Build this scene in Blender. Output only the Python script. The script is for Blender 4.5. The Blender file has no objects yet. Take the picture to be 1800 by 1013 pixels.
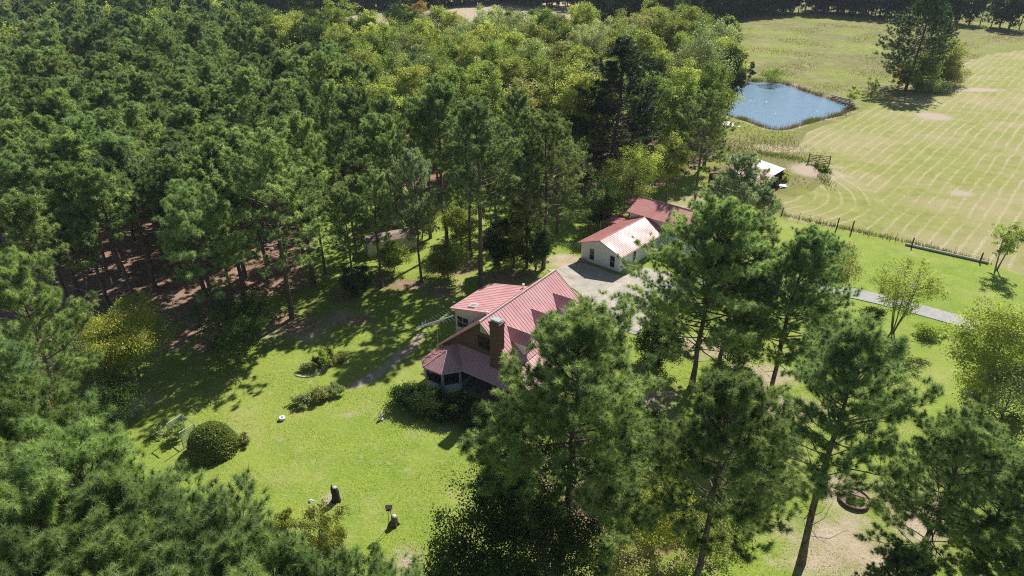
import bpy, math, random
import numpy as np
from mathutils import Vector, Matrix

R = math.radians
C = bpy.context.scene.collection
scene = bpy.context.scene

# ---------------------------------------------------------------- camera, sky, sun
CAM_H, PITCH, FPX = 43.0, 28.0, 1200.0
cam_data = bpy.data.cameras.new("camera")
cam = bpy.data.objects.new("camera", cam_data)
C.objects.link(cam)
cam.location = (0, 0, CAM_H)
cam.rotation_euler = (R(90 - PITCH), 0, 0)
cam_data.lens = 24
cam_data.sensor_width = 36
cam_data.clip_end = 6000
scene.camera = cam

SUN_EL, SUN_AZ = 44.0, 31.0          # azimuth measured clockwise from +Y
world = bpy.data.worlds.new("World")
scene.world = world
world.use_nodes = True
wn = world.node_tree
wn.nodes.clear()
sky = wn.nodes.new("ShaderNodeTexSky")
sky.sky_type = 'NISHITA'
sky.sun_disc = False
sky.sun_elevation = R(SUN_EL)
sky.sun_rotation = R(SUN_AZ)
sky.air_density = 1.0
sky.dust_density = 0.6
bg = wn.nodes.new("ShaderNodeBackground")
bg.inputs[1].default_value = 0.062
wo = wn.nodes.new("ShaderNodeOutputWorld")
wn.links.new(sky.outputs[0], bg.inputs[0])
wn.links.new(bg.outputs[0], wo.inputs[0])

sl = bpy.data.lights.new("sun", 'SUN')
sl.energy = 5.0
sl.angle = R(0.55)
sl.color = (1.0, 0.965, 0.91)
sun = bpy.data.objects.new("sun", sl)
C.objects.link(sun)
sd = Vector((math.sin(R(SUN_AZ)) * math.cos(R(SUN_EL)), math.cos(R(SUN_AZ)) * math.cos(R(SUN_EL)), math.sin(R(SUN_EL))))
sun.rotation_euler = sd.to_track_quat('Z', 'Y').to_euler()

vs = scene.view_settings
vs.view_transform = 'Standard'
vs.look = 'None'
vs.exposure = 0.55
vs.gamma = 1.0
scene.cycles.max_bounces = 6
scene.cycles.transmission_bounces = 4
scene.cycles.transparent_max_bounces = 4
scene.cycles.volume_bounces = 0
scene.cycles.filter_width = 1.1
scene.cycles.use_denoising = False
scene.cycles.sample_clamp_indirect = 3.0

# ---------------------------------------------------------------- helpers
cp, sp = math.cos(R(PITCH)), math.sin(R(PITCH))


def at(px, py, h=0.0):
    """point at height h seen at photo pixel (1800 x 1013)"""
    x = px - 900.0
    v = 506.5 - py
    fwd = FPX * cp + v * sp
    down = FPX * sp - v * cp
    s = (CAM_H - h) / down
    return Vector((x * s, fwd * s, h))


def tag(o, label=None, cat=None, group=None, kind=None):
    if label: o['label'] = label
    if cat: o['category'] = cat
    if group: o['group'] = group
    if kind: o['kind'] = kind
    return o


def empty(name, loc=(0, 0, 0), rz=0.0):
    o = bpy.data.objects.new(name, None)
    o.empty_display_size = 0.5
    C.objects.link(o)
    o.location = loc
    o.rotation_euler = (0, 0, rz)
    return o


class MB:
    """collects polygons, builds one mesh object"""
    def __init__(s):
        s.v, s.f = [], []

    def add(s, vs_, fs_):
        n = len(s.v)
        s.v += [tuple(v) for v in vs_]
        s.f += [tuple(i + n for i in f) for f in fs_]
        return s

    def box(s, x0, y0, z0, x1, y1, z1):
        return s.add([(x0, y0, z0), (x1, y0, z0), (x1, y1, z0), (x0, y1, z0), (x0, y0, z1), (x1, y0, z1), (x1, y1, z1), (x0, y1, z1)],
                     [(0, 3, 2, 1), (4, 5, 6, 7), (0, 1, 5, 4), (1, 2, 6, 5), (2, 3, 7, 6), (3, 0, 4, 7)])

    def prism_y(s, prof, y0, y1):
        """profile [(x,z)] counter-clockwise, extruded along y"""
        n = len(prof)
        v = [(x, y0, z) for x, z in prof] + [(x, y1, z) for x, z in prof]
        f = [tuple(range(n)), tuple(range(2 * n - 1, n - 1, -1))]
        f += [(i, i + n, (i + 1) % n + n, (i + 1) % n) for i in range(n)]
        return s.add(v, f)

    def prism_x(s, prof, x0, x1):
        n = len(prof)
        v = [(x0, y, z) for y, z in prof] + [(x1, y, z) for y, z in prof]
        f = [tuple(range(n - 1, -1, -1)), tuple(range(n, 2 * n))]
        f += [(i, (i + 1) % n, (i + 1) % n + n, i + n) for i in range(n)]
        return s.add(v, f)

    def prism_z(s, prof, z0, z1):
        n = len(prof)
        v = [(x, y, z0) for x, y in prof] + [(x, y, z1) for x, y in prof]
        f = [tuple(range(n - 1, -1, -1)), tuple(range(n, 2 * n))]
        f += [(i, (i + 1) % n, (i + 1) % n + n, i + n) for i in range(n)]
        return s.add(v, f)

    def slab(s, poly, t=0.08):
        """planar 3D polygon thickened downwards along its normal"""
        p = [Vector(q) for q in poly]
        nrm = (p[1] - p[0]).cross(p[2] - p[1]).normalized()
        if nrm.z < 0:
            p.reverse()
            nrm = -nrm
        n = len(p)
        v = p + [q - nrm * t for q in p]
        f = [tuple(range(n)), tuple(range(2 * n - 1, n - 1, -1))]
        f += [((i + 1) % n, i, i + n, (i + 1) % n + n) for i in range(n)]
        return s.add(v, f)

    def roof(s, poly, t=0.08, sp_=0.4, w=0.06, hh=0.028):
        """metal roof plane with raised seams running up the slope"""
        s.slab(poly, t)
        p = [Vector(q) for q in poly]
        nrm = (p[1] - p[0]).cross(p[2] - p[1]).normalized()
        if nrm.z < 0: nrm = -nrm
        eave = Vector((0, 0, 1)).cross(nrm)
        if eave.length < 1e-4: return s
        eave.normalize()
        up = nrm.cross(eave).normalized()
        o = p[0]
        q = [((a - o).dot(eave), (a - o).dot(up)) for a in p]
        lo, hi = min(a[0] for a in q), max(a[0] for a in q)
        k = lo + sp_ * 0.5
        while k < hi:
            ts = []
            for i in range(len(q)):
                (a, b), (c, d) = q[i], q[(i + 1) % len(q)]
                if (a - k) * (c - k) < 0:
                    ts.append(b + (d - b) * (k - a) / (c - a))
            if len(ts) == 2 and abs(ts[0] - ts[1]) > 0.15:
                t0, t1 = min(ts) + 0.02, max(ts) - 0.02
                c0, c1 = o + eave * k + up * t0, o + eave * k + up * t1
                e = eave * w / 2
                s.add([c0 - e, c0 + e, c1 + e, c1 - e, c0 - e * .5 + nrm * hh, c0 + e * .5 + nrm * hh, c1 + e * .5 + nrm * hh, c1 - e * .5 + nrm * hh],
                      [(4, 5, 6, 7), (0, 1, 5, 4), (1, 2, 6, 5), (2, 3, 7, 6), (3, 0, 4, 7)])
            k += sp_
        return s

    def tube(s, pts, rad, n=8, cap=True):
        pts = [Vector(p) for p in pts]
        if not hasattr(rad, '__len__'): rad = [rad] * len(pts)
        vs_, fs_ = [], []
        for i, p in enumerate(pts):
            d = (pts[min(i + 1, len(pts) - 1)] - pts[max(i - 1, 0)]).normalized()
            a = d.cross(Vector((0, 0, 1)) if abs(d.z) < .9 else Vector((1, 0, 0))).normalized()
            b = d.cross(a)
            for k in range(n):
                t = 2 * math.pi * k / n
                vs_.append(p + (a * math.cos(t) + b * math.sin(t)) * rad[i])
        for i in range(len(pts) - 1):
            for k in range(n):
                fs_.append((i * n + k, i * n + (k + 1) % n, (i + 1) * n + (k + 1) % n, (i + 1) * n + k))
        if cap:
            fs_.append(tuple(range(n - 1, -1, -1)))
            fs_.append(tuple(range((len(pts) - 1) * n, len(pts) * n)))
        return s.add(vs_, fs_)

    def lathe(s, prof, cx=0, cy=0, n=20):
        vs_, fs_ = [], []
        for r, z in prof:
            for k in range(n):
                t = 2 * math.pi * k / n
                vs_.append((cx + r * math.cos(t), cy + r * math.sin(t), z))
        m = len(prof)
        for i in range(m - 1):
            for k in range(n):
                fs_.append((i * n + k, i * n + (k + 1) % n, (i + 1) * n + (k + 1) % n, (i + 1) * n + k))
        return s.add(vs_, fs_)

    def build(s, name, mat, parent=None, smooth=False):
        me = bpy.data.meshes.new(name)
        me.from_pydata(s.v, [], s.f)
        if mat: me.materials.append(mat)
        if smooth: me.polygons.foreach_set('use_smooth', [True] * len(me.polygons))
        o = bpy.data.objects.new(name, me)
        C.objects.link(o)
        if parent: o.parent = parent
        return o


def np_mesh(name, V, F, mat, tone=None, smooth=False):
    """V (n,3) float, F (m,k) int with k fixed"""
    me = bpy.data.meshes.new(name)
    m, k = F.shape
    me.vertices.add(len(V))
    me.vertices.foreach_set('co', np.ascontiguousarray(V, dtype=np.float32).ravel())
    me.loops.add(m * k)
    me.loops.foreach_set('vertex_index', np.ascontiguousarray(F, dtype=np.int32).ravel())
    me.polygons.add(m)
    me.polygons.foreach_set('loop_start', np.arange(0, m * k, k, dtype=np.int32))
    if smooth: me.polygons.foreach_set('use_smooth', np.ones(m, dtype=bool))
    if tone is not None:
        a = me.attributes.new('tone', 'FLOAT', 'POINT')
        a.data.foreach_set('value', np.ascontiguousarray(tone, dtype=np.float32))
    me.materials.append(mat)
    me.update(calc_edges=True)
    return me


# ---------------------------------------------------------------- materials
class NT:
    def __init__(s, name):
        s.m = bpy.data.materials.new(name)
        s.m.use_nodes = True
        s.t = s.m.node_tree
        s.t.nodes.clear()
        s.out = s.t.nodes.new('ShaderNodeOutputMaterial')

    def n(s, kind, **kw):
        nd = s.t.nodes.new(kind)
        for k, v in kw.items():
            if k.startswith('i_'):
                nd.inputs[int(k[2:])].default_value = v
            elif k.startswith('in_'):
                nd.inputs[k[3:].replace('_', ' ')].default_value = v
            else:
                setattr(nd, k, v)
        return nd

    def l(s, a, b):
        s.t.links.new(a, b)

    def noise(s, scale, vec, detail=4, rough=.55):
        nd = s.n('ShaderNodeTexNoise')
        nd.inputs['Scale'].default_value = scale
        nd.inputs['Detail'].default_value = detail
        nd.inputs['Roughness'].default_value = rough
        if vec is not None: s.l(vec, nd.inputs['Vector'])
        return nd.outputs[0]

    def ramp(s, fac, stops):
        r = s.n('ShaderNodeValToRGB')
        e = r.color_ramp.elements
        while len(e) < len(stops): e.new(.5)
        for i, (p, c) in enumerate(stops):
            e[i].position = p
            e[i].color = (c, c, c, 1) if not hasattr(c, '__len__') else (*c, 1)
        s.l(fac, r.inputs[0])
        return r.outputs[0]

    def mix(s, fac, a, b, mode='MIX'):
        m = s.n('ShaderNodeMix')
        m.data_type = 'RGBA'
        m.blend_type = mode
        for inp, val in ((m.inputs[0], fac), (m.inputs[6], a), (m.inputs[7], b)):
            if isinstance(val, (int, float)):
                inp.default_value = val if inp.type == 'VALUE' else (val, val, val, 1)
            elif isinstance(val, (tuple, list)):
                inp.default_value = (*val, 1)
            else:
                s.l(val, inp)
        return m.outputs[2]

    def math(s, op, a, b=0.0, clamp=False):
        m = s.n('ShaderNodeMath', operation=op, use_clamp=clamp)
        for i, val in enumerate((a, b)):
            if isinstance(val, (int, float)): m.inputs[i].default_value = val
            else: s.l(val, m.inputs[i])
        return m.outputs[0]

    def bsdf(s, col, rough=.7, metal=0.0, bump=None, bstr=.3, bdist=.05, spec=.5):
        b = s.n('ShaderNodeBsdfPrincipled')
        if isinstance(col, (tuple, list)): b.inputs['Base Color'].default_value = (*col, 1)
        else: s.l(col, b.inputs['Base Color'])
        if isinstance(rough, (int, float)): b.inputs['Roughness'].default_value = rough
        else: s.l(rough, b.inputs['Roughness'])
        b.inputs['Metallic'].default_value = metal
        b.inputs['Specular IOR Level'].default_value = spec
        if bump is not None:
            bn = s.n('ShaderNodeBump')
            bn.inputs['Strength'].default_value = bstr
            bn.inputs['Distance'].default_value = bdist
            s.l(bump, bn.inputs['Height'])
            s.l(bn.outputs[0], b.inputs['Normal'])
        s.l(b.outputs[0], s.out.inputs[0])
        return b

    def pos(s):
        return s.n('ShaderNodeNewGeometry').outputs['Position']

    def obj(s):
        return s.n('ShaderNodeTexCoord').outputs['Object']


def simple(name, c1, c2, scale=3.0, rough=.7, bstr=.2, metal=0.0, bdist=.03, spec=.5):
    t = NT(name)
    co = t.obj()
    f = t.ramp(t.noise(scale, co, 5), [(.3, 0.0), (.7, 1.0)])
    t.bsdf(t.mix(f, c1, c2), rough, metal, t.noise(scale * 6, co, 4), bstr, bdist, spec)
    return t.m


def foliage(name, dark, light, alt, transl=.35, spec=.25, rough=.45):
    """leaf material: clump tone from the mesh, hue from each tree"""
    t = NT(name)
    a = t.n('ShaderNodeAttribute', attribute_name='tone')
    oi = t.n('ShaderNodeObjectInfo')
    base = t.mix(t.ramp(a.outputs['Fac'], [(0.0, 0.0), (1.0, 1.0)]), dark, light)
    base = t.mix(t.math('MULTIPLY', oi.outputs['Random'], .55), base, alt)
    h = t.n('ShaderNodeHueSaturation')
    h.inputs['Saturation'].default_value = 1.0
    rv = t.math('FRACT', t.math('MULTIPLY', oi.outputs['Random'], 7.31))
    t.l(t.math('ADD', t.math('MULTIPLY', rv, .6), .7), h.inputs['Value'])
    t.l(base, h.inputs['Color'])
    col = h.outputs[0]
    b = t.n('ShaderNodeBsdfPrincipled')
    t.l(col, b.inputs['Base Color'])
    b.inputs['Roughness'].default_value = rough
    b.inputs['Specular IOR Level'].default_value = spec
    tr = t.n('ShaderNodeBsdfTranslucent')
    tc = t.mix(1.0, col, (1.15, 1.2, .65), 'MULTIPLY')
    t.l(tc, tr.inputs[0])
    mx = t.n('ShaderNodeMixShader')
    mx.inputs[0].default_value = transl
    t.l(b.outputs[0], mx.inputs[1])
    t.l(tr.outputs[0], mx.inputs[2])
    t.l(mx.outputs[0], t.out.inputs[0])
    return t.m


def bark_mat(name, c1, c2):
    t = NT(name)
    co = t.obj()
    mp = t.n('ShaderNodeMapping')
    mp.inputs['Scale'].default_value = (1, 1, .25)
    t.l(co, mp.inputs[0])
    nz = t.noise(9, mp.outputs[0], 5, .65)
    t.bsdf(t.mix(t.ramp(nz, [(.35, 0.0), (.65, 1.0)]), c1, c2), .9, 0, nz, .6, .05, .2)
    return t.m


M = {}
M['pine_bark'] = bark_mat('pine_bark', (.075, .052, .042), (.24, .19, .16))
M['grey_bark'] = bark_mat('grey_bark', (.09, .08, .07), (.26, .24, .21))
M['needles'] = foliage('pine_needles', (.085, .15, .045), (.48, .57, .22), (.21, .32, .16), .44, .4, .45)
M['needles_warm'] = foliage('warm_needles', (.075, .14, .035), (.44, .54, .18), (.22, .32, .13), .42, .4, .45)
M['needles_blue'] = foliage('bluish_needles', (.15, .22, .13), (.50, .57, .36), (.34, .42, .3), .44, .6, .42)
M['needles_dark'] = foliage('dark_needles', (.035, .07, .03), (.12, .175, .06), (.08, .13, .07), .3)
M['needles_far'] = foliage('far_needles', (.085, .15, .05), (.38, .47, .19), (.15, .25, .16), .42, .35, .5)
M['leaf_green'] = foliage('green_leaves', (.13, .2, .045), (.40, .49, .13), (.38, .41, .12), .48)
M['leaf_yellowgreen'] = foliage('yellow_green_leaves', (.20, .265, .06), (.52, .58, .17), (.46, .43, .14), .48)
M['leaf_yellow'] = foliage('yellow_leaves', (.20, .22, .04), (.42, .42, .08), (.32, .36, .07), .42)
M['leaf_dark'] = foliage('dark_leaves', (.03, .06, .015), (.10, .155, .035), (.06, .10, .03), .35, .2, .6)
M['leaf_grey'] = foliage('grey_green_leaves', (.2, .25, .12), (.5, .55, .3), (.25, .29, .13), .45)
M['leaf_tan'] = foliage('tan_leaves', (.21, .2, .08), (.45, .43, .2), (.34, .35, .13), .4)
M['leaf_orange'] = foliage('orange_leaves', (.36, .16, .05), (.65, .34, .12), (.55, .40, .1), .35)


def red_roof(name, c1, c2, rough=.38):
    t = NT(name)
    co = t.obj()
    f = t.ramp(t.noise(.9, co, 6, .6), [(.35, 0.0), (.68, 1.0)])
    g = t.ramp(t.noise(14, co, 3), [(.4, 0.0), (.62, 1.0)])
    c = t.mix(f, c1, c2)
    c = t.mix(t.math('MULTIPLY', g, .18), c, (.6, .42, .4))
    rr = t.ramp(t.noise(.35, co, 2), [(.4, rough + .14), (.62, rough)])
    t.bsdf(c, rr, 0.0, t.noise(5, co), .08, .02, .4)
    return t.m


M['roof_red'] = red_roof('red_metal_roof', (.62, .33, .33), (.55, .265, .27))
M['roof_red_garage'] = red_roof('faded_red_roof', (.56, .23, .20), (.48, .17, .15), .4)
M['roof_white'] = simple('pale_metal_roof', (.5, .47, .46), (.4, .37, .36), 1.5, .4, .1)
M['trim'] = simple('pinkish_trim', (.62, .45, .42), (.5, .36, .34), 3, .5, .1)
M['white_siding'] = simple('white_siding', (.82, .85, .90), (.74, .77, .82), 1.2, .6, .12)
M['cream'] = simple('cream_siding', (.62, .6, .53), (.52, .5, .44), 1.5, .6, .12)
M['white'] = simple('white_paint', (.78, .78, .77), (.68, .68, .66), 4, .5, .1)
M['dark_wood'] = simple('dark_wood', (.035, .025, .02), (.07, .05, .04), 5, .8, .4)
M['grey_wood'] = simple('weathered_wood', (.22, .18, .15), (.34, .3, .26), 5, .85, .4)
M['brown_wood'] = simple('brown_wood', (.13, .085, .06), (.2, .14, .1), 6, .85, .4)
M['steel'] = simple('galvanised_steel', (.5, .52, .54), (.62, .63, .65), 8, .35, .05, .8)
M['black'] = simple('black_rubber', (.02, .02, .02), (.035, .035, .035), 8, .6, .2)
M['blue'] = simple('blue_plastic', (.02, .12, .5), (.03, .16, .6), 5, .4, .1)
M['straw_roof'] = simple('roof_under_pine_straw', (.2, .12, .08), (.42, .33, .27), 2.2, .9, .6)
M['stone'] = simple('pale_stone', (.42, .4, .37), (.6, .58, .54), 6, .85, .5)
M['charred'] = simple('charred_stump', (.015, .013, .012), (.04, .035, .03), 8, .9, .6)
M['soil'] = simple('bed_soil', (.2, .13, .1), (.32, .24, .19), 3, .95, .6)
M['edging'] = simple('brown_edging', (.1, .05, .035), (.16, .08, .06), 5, .8, .3)

t = NT('window_glass')
t.bsdf(t.mix(t.noise(2, t.obj()), (.012, .016, .02), (.03, .036, .042)), .08, 0, None)
M['glass'] = t.m

t = NT('brick_wall')
co = t.obj()
mp = t.n('ShaderNodeMapping')
mp.inputs['Rotation'].default_value = (R(90), 0, 0)
t.l(co, mp.inputs[0])
bk = t.n('ShaderNodeTexBrick')
bk.inputs['Scale'].default_value = 4.2
bk.inputs['Color1'].default_value = (.19, .08, .058, 1)
bk.inputs['Color2'].default_value = (.12, .05, .037, 1)
bk.inputs['Mortar'].default_value = (.27, .23, .21, 1)
bk.inputs['Mortar Size'].default_value = .018
t.l(mp.outputs[0], bk.inputs['Vector'])
cc = t.mix(t.ramp(t.noise(1.2, co, 5), [(.35, 0.0), (.7, .45)]), bk.outputs[0], (.16, .085, .06))
t.bsdf(cc, .85, 0, bk.outputs['Fac'], .4, .02)
M['brick'] = t.m

# ground ------------------------------------------------------------------
t = NT('ground_cover')
P = t.pos()
A = {}
for nm in ('hay', 'forest', 'dry', 'row', 'pasture', 'dirt'):
    A[nm] = t.n('ShaderNodeAttribute', attribute_name=nm).outputs['Fac']
n_big = t.noise(.045, P, 4)
n_mid = t.noise(.35, P, 5, .6)
n_fine = t.noise(3.2, P, 6, .7)
n_vf = t.noise(11, P, 4, .7)


def soft(mask, noise_, w=.35, lo=.42, hi=.58):
    s_ = t.math('ADD', mask, t.math('MULTIPLY', t.math('SUBTRACT', noise_, .5), w * 2))
    return t.ramp(s_, [(lo, 0.0), (hi, 1.0)])


lawn = t.mix(t.ramp(n_mid, [(.3, 0.0), (.72, 1.0)]), (.17, .275, .025), (.30, .385, .05))
lawn = t.mix(t.ramp(n_big, [(.35, 0.0), (.65, .75)]), lawn, (.33, .37, .07))
lawn = t.mix(t.math('MULTIPLY', t.ramp(n_vf, [(.36, 1.0), (.6, 0.0)]), .5), lawn, (.075, .15, .018))
lawn = t.mix(t.math('MULTIPLY', t.ramp(n_fine, [(.5, 0.0), (.72, 1.0)]), .6), lawn, (.40, .39, .15))
lawn = t.mix(t.ramp(t.noise(.16, P, 6, .75), [(.5, 0.0), (.66, .6)]), lawn, (.36, .36, .12))
lawn = t.mix(t.ramp(t.noise(.9, P, 5, .7), [(.58, 0.0), (.68, .5)]), lawn, (.44, .38, .22))
past = t.mix(t.ramp(n_mid, [(.3, 0.0), (.7, 1.0)]), (.15, .19, .03), (.28, .30, .055))
past = t.mix(t.ramp(t.noise(.03, P, 7, .75), [(.46, 0.0), (.54, .85)]), past, (.18, .16, .065))
past = t.mix(t.ramp(t.noise(.12, P, 6, .75), [(.5, 0.0), (.6, .6)]), past, (.34, .31, .12))
past = t.mix(t.math('MULTIPLY', t.ramp(n_fine, [(.35, 1.0), (.55, 0.0)]), .4), past, (.12, .15, .03))
hay = t.mix(t.ramp(n_mid, [(.3, 0.0), (.7, 1.0)]), (.21, .24, .05), (.33, .325, .10))
hay = t.mix(t.ramp(t.noise(.05, P, 5, .6), [(.45, 0.0), (.64, .7)]), hay, (.42, .33, .2))
hay = t.mix(t.math('MULTIPLY', t.ramp(n_fine, [(.35, 1.0), (.55, 0.0)]), .35), hay, (.15, .17, .04))
ph = t.math('ADD', A['row'], t.math('MULTIPLY', t.math('SUBTRACT', t.noise(.06, P, 4), .5), 1.1))
sn = t.math('SINE', t.math('MULTIPLY', ph, 2 * math.pi))
rowm = t.math('MULTIPLY', t.ramp(sn, [(.62, 0.0), (.98, 1.0)]), t.ramp(t.noise(.06, P, 8, .8), [(.38, 0.0), (.58, 1.0)]))
rowm = t.math('MULTIPLY', rowm, t.ramp(n_fine, [(.36, .0), (.62, 1.0)]))
hay = t.mix(t.math('MULTIPLY', rowm, .75), hay, (.60, .48, .36))
straw = t.mix(t.ramp(n_mid, [(.3, 0.0), (.7, 1.0)]), (.25, .145, .10), (.42, .28, .20))
straw = t.mix(t.ramp(n_fine, [(.45, 0.0), (.7, .7)]), straw, (.16, .09, .06))
dryc = t.mix(t.ramp(n_mid, [(.3, 0.0), (.7, 1.0)]), (.36, .29, .17), (.5, .4, .3))
dryc = t.mix(t.ramp(n_fine, [(.5, 0.0), (.7, .5)]), dryc, (.2, .22, .06))
dirt = t.mix(n_fine, (.36, .27, .19), (.5, .42, .33))
g = t.mix(soft(A['pasture'], n_mid, .4, .35, .65), lawn, past)
g = t.mix(soft(A['hay'], n_mid, .12), g, hay)
g = t.mix(soft(A['dry'], n_mid, .6, .35, .75), g, dryc)
g = t.mix(soft(A['forest'], n_mid, .5, .38, .62), g, straw)
g = t.mix(soft(A['dirt'], n_fine, .5, .4, .7), g, dirt)
t.bsdf(g, .95, 0, t.math('ADD', t.math('MULTIPLY', n_vf, .6), n_fine), .9, .12, .15)
M['ground'] = t.m

t = NT('gravel_yard')
P = t.pos()
a_ = t.noise(.35, P, 6, .65)
b_ = t.noise(5, P, 5, .7)
c_ = t.mix(t.ramp(a_, [(.35, 0.0), (.62, 1.0)]), (.34, .33, .27), (.52, .46, .38))
c_ = t.mix(t.ramp(t.noise(.9, P, 5, .7), [(.5, 0.0), (.63, .8)]), c_, (.25, .24, .2))
c_ = t.mix(t.ramp(b_, [(.4, 0.0), (.7, .5)]), c_, (.22, .19, .16))
t.bsdf(c_, .95, 0, b_, .6, .05)
M['gravel'] = t.m

t = NT('concrete_drive')
P = t.pos()
c_ = t.mix(t.ramp(t.noise(.7, P, 6, .7), [(.35, 0.0), (.65, 1.0)]), (.27, .265, .26), (.37, .355, .34))
c_ = t.mix(t.ramp(t.noise(7, P, 4), [(.45, 0.0), (.7, .4)]), c_, (.28, .26, .25))
t.bsdf(c_, .9, 0, t.noise(20, P), .3, .02)
M['concrete'] = t.m

t = NT('sand')
P = t.pos()
t.bsdf(t.mix(t.noise(2, P, 5), (.6, .54, .46), (.74, .7, .64)), .95, 0, t.noise(6, P), .5, .05)
M['sand'] = t.m

t = NT('pond_water')
P = t.pos()
mp = t.n('ShaderNodeMapping')
mp.inputs['Scale'].default_value = (1, .6, 1)
t.l(P, mp.inputs[0])
wv = t.math('ADD', t.noise(1.1, mp.outputs[0], 4, .6), t.math('MULTIPLY', t.noise(.3, mp.outputs[0], 2), .6))
b = t.bsdf((.18, .29, .40), .03, 0, wv, 1.0, .3, .8)
b.inputs['IOR'].default_value = 1.33
M['water'] = t.m

# ---------------------------------------------------------------- ground sheet
def chaikin(poly, n=2):
    for _ in range(n):
        q = []
        for i in range(len(poly)):
            a, b = poly[i], poly[(i + 1) % len(poly)]
            q += [(a[0] * .75 + b[0] * .25, a[1] * .75 + b[1] * .25), (a[0] * .25 + b[0] * .75, a[1] * .25 + b[1] * .75)]
        poly = q
    return poly


def sdist(px, py, poly):
    """signed distance to polygon, positive inside"""
    d = np.full(px.shape, 1e9)
    inside = np.zeros(px.shape, bool)
    n = len(poly)
    for i in range(n):
        x0, y0 = poly[i][0], poly[i][1]
        x1, y1 = poly[(i + 1) % n][0], poly[(i + 1) % n][1]
        ex, ey = x1 - x0, y1 - y0
        tt = np.clip(((px - x0) * ex + (py - y0) * ey) / (ex * ex + ey * ey + 1e-9), 0, 1)
        d = np.minimum(d, np.hypot(px - x0 - tt * ex, py - y0 - tt * ey))
        if y1 != y0:
            c = ((y0 > py) != (y1 > py)) & (px < (x1 - x0) * (py - y0) / (y1 - y0) + x0)
            inside ^= c
    return np.where(inside, d, -d)


def pxpoly(pts):
    return [tuple(at(x, y)[:2]) for x, y in pts]


WATER_Z = -0.55
pond_px = [(1225, 185), (1245, 160), (1275, 148), (1310, 143), (1372, 146), (1400, 156), (1430, 167), (1465, 178), (1490, 183), (1496, 191),
           (1480, 201), (1452, 209), (1425, 214), (1398, 224), (1368, 231), (1345, 226), (1322, 217), (1296, 208), (1262, 201), (1235, 196)]
pond = chaikin([tuple(at(x, y, WATER_Z)[:2]) for x, y in pond_px], 3)
hay_poly = pxpoly([(1385, 388), (1375, 352), (1425, 338), (1452, 318), (1466, 290), (1400, 262), (1420, 232), (1500, 203), (1560, 176), (1650, 158),
                   (1690, 112), (1740, 96), (1800, 88), (2000, 80), (2500, 160), (2300, 640), (2000, 560), (1850, 500), (1738, 462), (1600, 426), (1470, 402)])
field_poly = pxpoly([(1100, 110), (1150, 70), (1200, 30), (1400, 5), (2400, -20), (2600, 400), (1385, 388), (1240, 330), (1230, 200)])
for_edge = [(-56, 30), (-50, 48), (-47, 57), (-40, 64), (-35, 72), (-31, 80), (-29, 90), (-32, 101), (-30, 115), (-27, 130), (-44, 165), (-72, 216), (-108, 300), (-150, 420)]
forest_poly = for_edge + [(-900, 900), (-900, -40), (-60, -40)]
wood_poly = [(-30, 122), (-12, 118), (10, 114), (30, 122), (43, 140), (50, 160), (52, 190), (50, 215), (0, 215), (-60, 212), (-70, 200), (-40, 150)]


def axis(spec):
    a = [np.arange(s, e, st) for s, e, st in spec]
    return np.concatenate(a)


gx = axis([(-3000, -600, 400), (-600, -200, 50), (-200, -100, 8), (-100, 130, 1.0), (130, 260, 3), (260, 600, 30), (600, 3001, 400)])
gy = axis([(-1200, -60, 190), (-60, 16, 8), (16, 240, 1.0), (240, 480, 5), (480, 900, 30), (900, 4001, 500)])
GX, GY = np.meshgrid(gx, gy)
fx, fy = GX.ravel(), GY.ravel()
dp = sdist(fx, fy, pond)
gz = np.where(dp > -2.5, -np.clip((dp + 2.5) / 2.5, 0, 1) ** 1.3 * 0.62 - np.clip(dp, 0, 6) * .3, 0.0)
rs = np.random.RandomState(3)
gz = gz + (np.sin(fx * .13 + 1) * np.sin(fy * .11) * .02) * (dp < -4)
V = np.stack([fx, fy, gz], 1)
nx, ny = len(gx), len(gy)
idx = np.arange(nx * ny).reshape(ny, nx)
F = np.stack([idx[:-1, :-1].ravel(), idx[:-1, 1:].ravel(), idx[1:, 1:].ravel(), idx[1:, :-1].ravel()], 1)
me = np_mesh('ground', V, F, M['ground'], None, True)


def attr(name, val):
    a = me.attributes.new(name, 'FLOAT', 'POINT')
    a.data.foreach_set('value', np.clip(val, -4000, 4000).astype(np.float32))


def band(d, w): return np.clip(.5 + d / (2 * w), 0, 1)


dh = sdist(fx, fy, hay_poly)
attr('hay', band(dh, 1.2))
perp = fx * math.cos(R(41)) - fy * math.sin(R(41))
attr('row', np.where(np.hypot(fx - 44, fy - 121) < 22, np.hypot(fx - 44, fy - 121) / 2.2, perp / 2.15))
attr('pasture', band(sdist(fx, fy, field_poly), 4))



def blobs(lst, w=.5):
    o = np.zeros(fx.shape)
    for px_, py_, rx, ry in lst:
        c = at(px_, py_)
        o = np.maximum(o, np.clip(1.25 - np.hypot((fx - c.x) / rx, (fy - c.y) / ry) * .75, 0, 1))
    return o


def stroke(pts, w):
    d = np.full(fx.shape, 1e9)
    for (x0, y0), (x1, y1) in zip(pts[:-1], pts[1:]):
        a, b = at(x0, y0), at(x1, y1)
        ex, ey = b.x - a.x, b.y - a.y
        tt = np.clip(((fx - a.x) * ex + (fy - a.y) * ey) / (ex * ex + ey * ey + 1e-9), 0, 1)
        d = np.minimum(d, np.hypot(fx - a.x - tt * ex, fy - a.y - tt * ey))
    return np.clip(1.15 - d / w * .65, 0, 1)


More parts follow.
